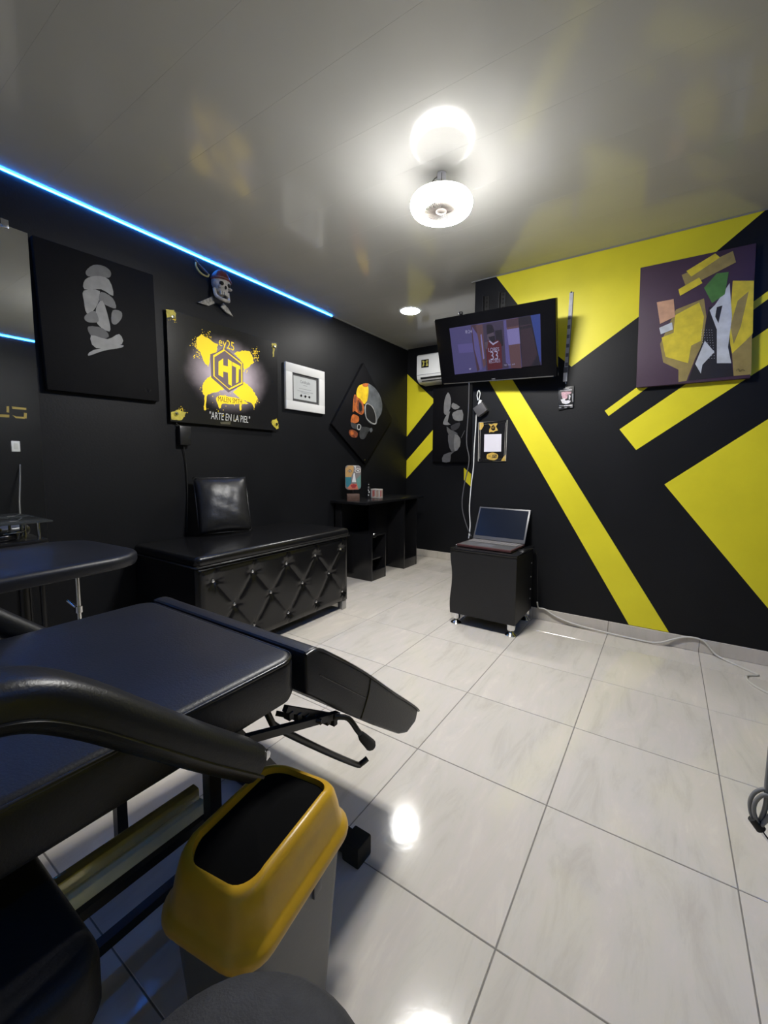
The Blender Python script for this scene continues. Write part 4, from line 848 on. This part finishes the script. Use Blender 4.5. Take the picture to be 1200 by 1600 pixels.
qart('gold_corner', [(170, 365), (270, 365), (280, 450), (215, 560), (165, 560)], Q_y, 0.0002); qart('gold_corner', [(900, 1240), (905, 1425), (760, 1425), (830, 1310)], Q_y, 0.0002)
qart('gold_logo', [(415, 390), (500, 410), (560, 385), (670, 385), (620, 470), (680, 575), (590, 600), (560, 630), (480, 620), (430, 640), (440, 540), (480, 480)], Q_y, 0.0002)
qart('logo_disc', [(490, 470), (545, 425), (605, 480), (600, 560), (540, 590), (480, 540)], M_canvas, 0.0006)
text('logo_letters', 'HT', at(*qp(543, 505), 1, YB-0.0082), (1, 0, 0), (0, 0, 1), 0.022, 0.017, Q_y, qs)
qart('wifi_cloud', [(360, 1310), (380, 1240), (450, 1215), (520, 1190), (590, 1210), (660, 1240), (680, 1300), (650, 1370), (560, 1405), (440, 1390), (375, 1360)], Q_y, 0.0002, 3)
M_dkl = mat('dark letters', (0.02, 0.015, 0.008), 0.5, var=0.05)
qart('wifi_box', [(525, 1255), (645, 1245), (640, 1335), (522, 1345)], M_dkl, 0.0008)
text('wifi_letters', 'Wi', at(*qp(450, 1302), 1, YB-0.0080), (1, 0, 0), (0, 0, 1), 0.022, 0.018, M_dkl, qs); text('wifi_letters', 'Fi', at(*qp(584, 1295), 1, YB-0.0086), (1, 0, 0), (0, 0, 1), 0.020, 0.016, Q_y, qs)

ch = thing('charger_block', 'dark grey charger block with white plug hanging crooked above the wifi sign', 'charger', (-1.22, YB, 1.50))
cc = Vector((-1.220, YB-0.028, 1.560)); CMx = Matrix.Translation(cc) @ Matrix.Rotation(math.radians(-33), 4, 'Y')
finish(xf(bm_box(-0.043, 0.043, -0.022, 0.022, -0.040, 0.040, 0.005), CMx), 'charger_body', mat('charger grey', (0.075, 0.072, 0.075), 0.45, var=0.05), ch)
for a in (-0.012, 0.012): finish(xf(bm_box(a-0.003, a+0.003, 0.0225, 0.0265, -0.01, 0.01), CMx), 'prong', M_chrome, ch)
finish(xf(bm_box(-0.011, 0.011, -0.008, 0.004, 0.0405, 0.078, 0.003), Matrix.Translation(cc+Vector((-0.028, 0, 0))) @ Matrix.Rotation(math.radians(20), 4, 'Y')), 'plug', M_white, ch)
tube('plug_loop', [(-1.243, YB-0.03, 1.632), (-1.252, YB-0.03, 1.670), (-1.240, YB-0.03, 1.705), (-1.228, YB-0.03, 1.680), (-1.236, YB-0.03, 1.640)], 0.004, M_white, ch, 6, 5)
wc = tag(tube('white_charging_cable', [(-1.255, YB-0.03, 1.525), (-1.262, YB-0.02, 1.42), (-1.270, YB-0.02, 1.25), (-1.272, YB-0.02, 1.12), (-1.283, YB-0.03, 0.98), (-1.285, YB-0.05, 0.80), (-1.272, YB-0.06, 0.66), (-1.265, YB-0.10, 0.565)], 0.0042, M_white, None, 8, 6, loc=(-1.265, YB-0.1, 0.56)), 'white cable hanging from the charger block down behind the laptop', 'cable')
gc = tag(tube('television_cable', [at(733, 598, 1, 2.98), at(732, 640, 1, 3.0), at(729, 690, 1, 3.02), at(733, 720, 1, 3.02), at(725, 760, 1, 3.0), at(722, 790, 1, 2.99), at(727, 815, 1, 2.98), at(736, 838, 1, 2.97)], 0.0045, mat('grey cable', (0.07, 0.07, 0.075), 0.45, var=0.1), None, 8, 6, loc=(-1.25, 2.98, 0.6)), 'dark grey cable hanging from the television to the laptop', 'cable')
fcable = tag(tube('floor_cable', [(-0.74, 3.06, 0.14), (-0.735, 3.085, 0.092), (-0.69, 3.085, 0.090), (-0.62, 3.085, 0.055), (-0.50, 3.085, 0.025), (-0.30, 3.075, 0.014), (-0.05, 3.07, 0.010), (0.02, 3.075, 0.020), (0.09, 3.085, 0.055), (0.16, 3.088, 0.085), (0.24, 3.088, 0.080), (0.30, 3.07, 0.02), (0.36, 3.03, 0.006), (0.45, 2.95, 0.005), (0.475, 2.92, 0.005), (0.42, 2.87, 0.005), (0.45, 2.75, 0.005), (0.62, 2.60, 0.005)], 0.0055, mat('cream cable', (0.60, 0.58, 0.53), 0.45, var=0.05), None, 8, 6, loc=(-0.05, 3.07, 0)), 'cream cable lying along the stone skirting of the striped wall', 'cable')

# ------------------------------------------------------------------ reclining tattoo chair
tc_ = thing('tattoo_chair', 'black vinyl reclining tattoo chair with padded armrests and lowered leg rest', 'reclining chair', (-0.995, 0.35, 0))
QX0, QX1, QZ0, QZ1, QY1 = -1.322, -0.668, 0.612, 0.722, 0.642
finish(bm_cushion(QX0, QX1, -0.75, QY1, QZ0, QZ1-0.006, 0.018, 0.010, 0.045), 'seat_cushion', M_navy, tc_)
rp = [((QX0+QX1)/2+x_, (-0.75+QY1)/2+y_, QZ1-0.014) for x_, y_ in rrect((QX1-QX0)/2-0.003, (QY1+0.75)/2-0.003, 0.045, 6)]
tube('seat_piping', rp, 0.0045, M_pipe, tc_, 6, 0, True)
# leg rest
top = [(0.655, 0.712), (0.690, 0.712), (0.740, 0.680), (0.870, 0.580), (1.020, 0.450), (1.150, 0.340), (1.182, 0.308)]
bot = [(1.165, 0.272), (1.110, 0.262), (1.060, 0.285), (0.920, 0.392), (0.780, 0.505), (0.690, 0.585), (0.655, 0.612)]
lr = finish(bm_prism([(QX0-0.004, a, c) for a, c in top+bot], (QX1-QX0+0.008, 0, 0), 0.010, 3), 'leg_rest', M_navy, tc_)
tp = smooth_path([(QX1+0.0035, a, c-0.006) for a, c in top], 4)
tube('leg_rest_piping', tp, 0.0045, M_pipe, lr, 6); tube('leg_rest_piping', [(QX0-0.0035, p.y, p.z) for p in tp], 0.0045, M_pipe, lr, 6)
tube('side_seam', smooth_path([(QX1+0.004, 0.905, 0.545), (QX1+0.0045, 0.893, 0.50), (QX1+0.004, 0.860, 0.445)], 4), 0.0022, M_pipe, lr, 5)
tube('side_seam', [(QX1+0.004, 0.700, 0.640), (QX1+0.004, 0.880, 0.495)], 0.002, M_pipe, lr, 5)
# armrests
arm = [(-0.30, 0.69), (-0.20, 0.760), (-0.10, 0.825), (0.0, 0.864), (0.09, 0.876), (0.15, 0.866), (0.205, 0.828), (0.27, 0.768), (0.36, 0.684), (0.43, 0.622), (0.462, 0.594)]
sec = rrect(0.044, 0.031, 0.024, 4)
for x_ in (-0.615, -1.375):
    path = smooth_path([(x_, a, c) for a, c in arm], 6)
    b = bm_tube(path, lambda t: 1.0 if 0.03 < t < 0.97 else 0.86, sec=sec)
    ar = finish(b, 'armrest', M_vinyl, tc_, None, 50)
    s = 1 if x_ > -1 else -1
    tube('armrest_piping', [Vector((x_+s*0.0445, p.y, p.z))+Vector((0, -0.006, -0.010)) for p in path], 0.0030, M_pipe, ar, 5)
    finish(bm_cyl((x_-s*0.04, 0.40, 0.63), (x_-s*0.08, 0.40, 0.63), 0.011, 10), 'armrest_bracket', M_steel, ar)
    b = bm_lathe([(0, 0), (0.010, 0), (0.010, 0.006), (0, 0.008)], (0, 0, 0), 8); finish(xf(b, Matrix.Translation((x_+s*0.030, 0.470, 0.612)) @ Matrix.Rotation(s*PI/2, 4, 'Y')), 'bolt', M_chrome, ar)
# steel frame
def bar(nm, a, b_, hw=0.014, m=M_steel): return finish(bm_tube([a, b_], 1.0, sec=[(-hw, -hw), (hw, -hw), (hw, hw), (-hw, hw)]), nm, m, tc_, None, 20)
for x_ in (-0.775, -1.215):
    bar('frame_leg', (x_, 0.500, 0.600), (x_, 0.870, 0.040), 0.016)
    bar('frame_post', (x_, 0.485, 0.040), (x_, 0.485, 0.610), 0.013)
    bar('frame_post', (x_, -0.45, 0.060), (x_, -0.45, 0.610), 0.016)
    bar('seat_rail', (x_, -0.60, 0.595), (x_, 0.62, 0.595), 0.015)
    bar('leg_strut', (x_+0.10*(1 if x_ > -1 else -1), 0.50, 0.590), (x_+0.10*(1 if x_ > -1 else -1), 0.775, 0.497), 0.008)
bar('floor_beam', (-1.30, 0.880, 0.032), (-0.700, 0.880, 0.032), 0.022); bar('floor_beam', (-1.30, -0.55, 0.032), (-0.70, -0.55, 0.032), 0.022)
for x_ in (-1.31, -0.695):
    for y_ in (0.880, -0.55): box('rubber_foot', x_-0.030, x_+0.030, y_-0.032, y_+0.032, 0, 0.062, M_rubber, tc_, 0.006)
bar('floor_rail', (-1.0, -0.55, 0.062), (-1.0, 0.88, 0.062), 0.012)
M_rail_yelrefl = mat('rail painted yellow reflection', (0.60, 0.58, 0.36), 0.15, metal=0.35, var=0.15, scale=20)  # steel rail; reflected yellow is put into its base colour
M_rail_floorrefl = mat('rail painted floor reflection', (0.78, 0.80, 0.62), 0.15, var=0.08, scale=20)  # lower steel rail; brighter floor reflection is put into its base colour
for z_, yy, m_ in ((0.405, 0.49, M_rail_yelrefl), (0.362, 0.505, M_rail_floorrefl)): finish(bm_tube([(-0.845, 0.228, z_), (-0.845, yy, z_)], 1.0, sec=rrect(0.012, 0.014, 0.004, 2)), 'polished_rail', m_, tc_)
bar('lower_rail', (-0.845, -0.45, 0.325), (-0.845, 0.52, 0.325), 0.010)
# ratchet, lever and rods under the leg rest
bar('ratchet_bar', (-0.690, 0.615, 0.590), (-0.690, 0.790, 0.478), 0.007)
for k in range(7):
    t = k/6; y_, z_ = 0.625+0.15*t, 0.575-0.096*t
    finish(bm_box(-0.700, -0.680, y_-0.007, y_+0.007, z_-0.014, z_+0.004, 0.001, 1), 'ratchet_tooth', M_steel, tc_)
tube('lever', [(-0.66, 0.745, 0.512), (-0.64, 0.775, 0.500), (-0.625, 0.795, 0.462), (-0.622, 0.805, 0.447)], 0.007, M_steel, tc_, 8, 4)
finish(bm_tube([(-0.622, 0.803, 0.450), (-0.620, 0.812, 0.435), (-0.618, 0.842, 0.398), (-0.6175, 0.846, 0.393)], lambda t: (0.008, 0.012, 0.015, 0.012)[int(round(t*3))], 12), 'lever_grip', M_rubber, tc_)
tube('hook_rod', [(-0.75, 0.60, 0.600), (-0.75, 0.622, 0.540), (-0.75, 0.650, 0.500), (-0.75, 0.80, 0.355), (-0.75, 0.945, 0.222), (-0.745, 0.965, 0.213), (-0.735, 0.985, 0.222)], 0.0085, M_steel, tc_, 8, 4)
tube('cross_rod', [(-0.75, 0.640, 0.545), (-0.66, 0.700, 0.525)], 0.006, M_steel, tc_, 8)

# ------------------------------------------------------------------ waste bin
bi = thing('waste_bin', 'yellow-lidded grey swing-top waste bin beside the tattoo chair', 'waste bin', (-0.603, 0.482, 0))
BM_ = Matrix.Translation((-0.603, 0.482, 0)) @ Matrix.Rotation(math.radians(9), 4, 'Z')
def bl(rings, nm, m, caps=True, par=bi): return finish(xf(bm_loft(rings, caps), BM_), nm, m, par, None, 40)
def rg(hx, hy, r, z, zf=None): return [(x_, y_, z if zf is None else zf(x_, y_)) for x_, y_ in rrect(hx, hy, r, 7)]
M_bin = mat('dark grey bin plastic', (0.085, 0.085, 0.09), 0.42, var=0.06, bump=0.05, bscale=150); M_biny = mat('yellow bin lid', (0.60, 0.345, 0.022), 0.33, var=0.10, scale=14, bump=0.03, bscale=90)
bl([rg(0.066, 0.108, 0.03, 0.0), rg(0.072, 0.116, 0.035, 0.006), rg(0.097, 0.146, 0.048, 0.378), rg(0.093, 0.142, 0.045, 0.379), rg(0.070, 0.112, 0.03, 0.012)], 'bin_body', M_bin)
def arch(x_, y_): return 0.470+0.030*math.cos(y_/0.13*PI/2)
lid_r = [rg(0.104, 0.155, 0.052, 0.370), rg(0.110, 0.162, 0.056, 0.372), rg(0.112, 0.164, 0.058, 0.380), rg(0.110, 0.162, 0.056, 0.390), rg(0.103, 0.155, 0.052, 0.397), rg(0.099, 0.150, 0.050, 0.405), rg(0.094, 0.145, 0.048, 0, lambda x_, y_: 0.405+(arch(x_, y_)-0.405)*0.5), rg(0.089, 0.139, 0.046, 0, lambda x_, y_: 0.405+(arch(x_, y_)-0.405)*0.85), rg(0.084, 0.133, 0.044, 0, lambda x_, y_: arch(x_, y_)-0.002), rg(0.078, 0.127, 0.042, 0, arch), rg(0.073, 0.122, 0.040, 0, lambda x_, y_: arch(x_, y_)-0.002), rg(0.071, 0.120, 0.039, 0, lambda x_, y_: arch(x_, y_)-0.016)]
bl(lid_r, 'bin_lid', M_biny, False)
bl([rg(0.070, 0.119, 0.038, 0, lambda x_, y_: arch(x_, y_)-0.014), rg(0.050, 0.095, 0.030, 0, lambda x_, y_: arch(x_, y_)-0.012), rg(0.015, 0.05, 0.014, 0, lambda x_, y_: arch(x_, y_)-0.011)], 'opening_shade', mat('painted opening shade', (0.002, 0.002, 0.002), 0.9, spec=0.1, var=0.1))  # near-black sheet; shade inside the lid opening is put into its colour
finish(xf(bm_box(0.092, 0.0985, 0.02, 0.045, 0.325, 0.352, 0.001), BM_), 'sticker', M_grey, bi)

# ------------------------------------------------------------------ stool and dark seat nearest the viewer
so = thing('round_stool', 'round black padded stool top at the bottom edge, right of centre-left', 'stool', (-0.30, 0.195, 0))
so['label'] = 'round charcoal stool seat in front of the waste bin at the bottom edge'
M_stool = mat('charcoal fabric', (0.024, 0.024, 0.026), 0.75, var=0.25, scale=40, bump=0.3, bscale=300)
lathe('stool_seat', [(0, 0.455), (0.125, 0.455), (0.145, 0.463), (0.153, 0.483), (0.150, 0.505), (0.137, 0.523), (0.11, 0.533), (0.06, 0.538), (0, 0.539)], (-0.30, 0.185, 0), M_stool, so, 48)
finish(bm_cyl((-0.30, 0.185, 0.06), (-0.30, 0.185, 0.4548), 0.022, 16), 'stool_column', M_chrome, so)
for k in range(5):
    a = 2*PI*k/5+0.9; e = (-0.30+0.17*math.cos(a), 0.185+0.17*math.sin(a))
    finish(bm_tube([(-0.30+0.02*math.cos(a), 0.185+0.02*math.sin(a), 0.075), (e[0], e[1], 0.058)], 0.011, 8), 'base_arm', M_steel, so)
    finish(xf(bm_lathe([(0, -0.008), (0.022, -0.008), (0.022, 0.008), (0, 0.008)], (0, 0, 0), 14), Matrix.Translation((e[0], e[1], 0.0225)) @ Matrix.Rotation(PI/2, 4, 'X') @ Matrix.Rotation(a, 4, 'Y')), 'caster', M_rubber, so)
lathe('base_hub', [(0.03, 0.06), (0.032, 0.09), (0.024, 0.10)], (-0.30, 0.185, 0), M_steel, so, 16)
ds = thing('square_stool', 'black square padded stool in the shade at the lower left corner', 'stool', (-0.80, -0.05, 0))
finish(bm_cushion(-1.02, -0.575, -0.34, 0.212, 0.40, 0.500, 0.022, 0.006, 0.05), 'stool_pad', mat('dull black vinyl', (0.008, 0.008, 0.010), 0.6, var=0.1, bump=0.15, bscale=200), ds)
for x_ in (-0.97, -0.63):
    for y_ in (-0.29, 0.14): finish(bm_cyl((x_, y_, 0), (x_, y_, 0.40), 0.014, 12), 'leg', M_steel, ds)

# ------------------------------------------------------------------ arm pad on its stand
ap = thing('arm_pad_stand', 'oval black arm pad on a chrome post beyond the tattoo chair', 'armrest stand', (-1.93, 0.66, 0))
b = bm_cushion(-0.31, 0.31, -0.34, 0.34, -0.030, 0.026, 0.022, 0.006, 0.16, 8)
finish(xf(b, Matrix.Translation((-2.10, 0.54, 0.738)) @ Matrix.Rotation(math.radians(4), 4, 'Z')), 'pad', M_navy, ap)
finish(bm_cyl((-1.955, 0.672, 0.42), (-1.955, 0.672, 0.707), 0.008, 12), 'post', M_chrome, ap)
finish(bm_cyl((-1.955, 0.672, 0.03), (-1.955, 0.672, 0.44), 0.013, 12), 'lower_post', M_chrome, ap)
tube('clamp_lever', [(-1.955, 0.672, 0.545), (-1.975, 0.655, 0.57), (-1.985, 0.645, 0.585)], 0.006, M_chrome, ap, 8)
finish(bm_cyl((-1.955, 0.672, 0.535), (-1.955, 0.672, 0.560), 0.014, 12), 'clamp', M_chrome, ap)
finish(bm_cyl((-2.16, 0.56, 0.03), (-2.16, 0.56, 0.707), 0.018, 12), 'rear_post', M_steel, ap)
bm = bm_box(-2.22, -1.90, 0.50, 0.72, 0.0, 0.03, 0.008); finish(bm, 'base_plate', M_steel, ap)

# ------------------------------------------------------------------ cable bundle at the right edge
cbn = thing('cable_bundle', 'grey cable looped and tied with a black strap at the right edge', 'cable', (0.285, 1.5, 0.1))
M_gc = mat('pale grey cable', (0.20, 0.20, 0.195), 0.45, var=0.08)
def cy_(x, y, d=1.5): return at(x, y, 1, d)
tube('cable', [(0.79, 1.66, 1.10), (0.60, 1.60, 0.92), (0.36, 1.52, 0.70), (0.292, 1.50, 0.45), cy_(1200, 1210), cy_(1197, 1255), cy_(1190, 1278), cy_(1183, 1288)], 0.0065, M_gc, cbn, 8, 6)
tube('cable_loop', [cy_(1183, 1288), cy_(1174, 1272), cy_(1172, 1252), cy_(1180, 1238), cy_(1196, 1233), cy_(1210, 1240), cy_(1212, 1262), cy_(1198, 1282), cy_(1185, 1290)], 0.0055, M_gc, cbn, 8, 6)
tube('cable_loop', [cy_(1185, 1288, 1.49), cy_(1178, 1268, 1.49), cy_(1181, 1252, 1.49), cy_(1194, 1242, 1.49), cy_(1206, 1250, 1.49), cy_(1206, 1268, 1.49), cy_(1190, 1290, 1.49)], 0.0055, M_gc, cbn, 8, 6)
tube('cable_tail', [cy_(1184, 1288), cy_(1192, 1302), cy_(1204, 1318), (0.34, 1.50, 0.03), (0.45, 1.48, 0.006), (0.7, 1.5, 0.006)], 0.0050, M_chrome, cbn, 8, 5)
b = bm_cyl(cy_(1176, 1278, 1.495), cy_(1189, 1296, 1.495), 0.013, 12); finish(b, 'tie_strap', M_rubber, cbn)
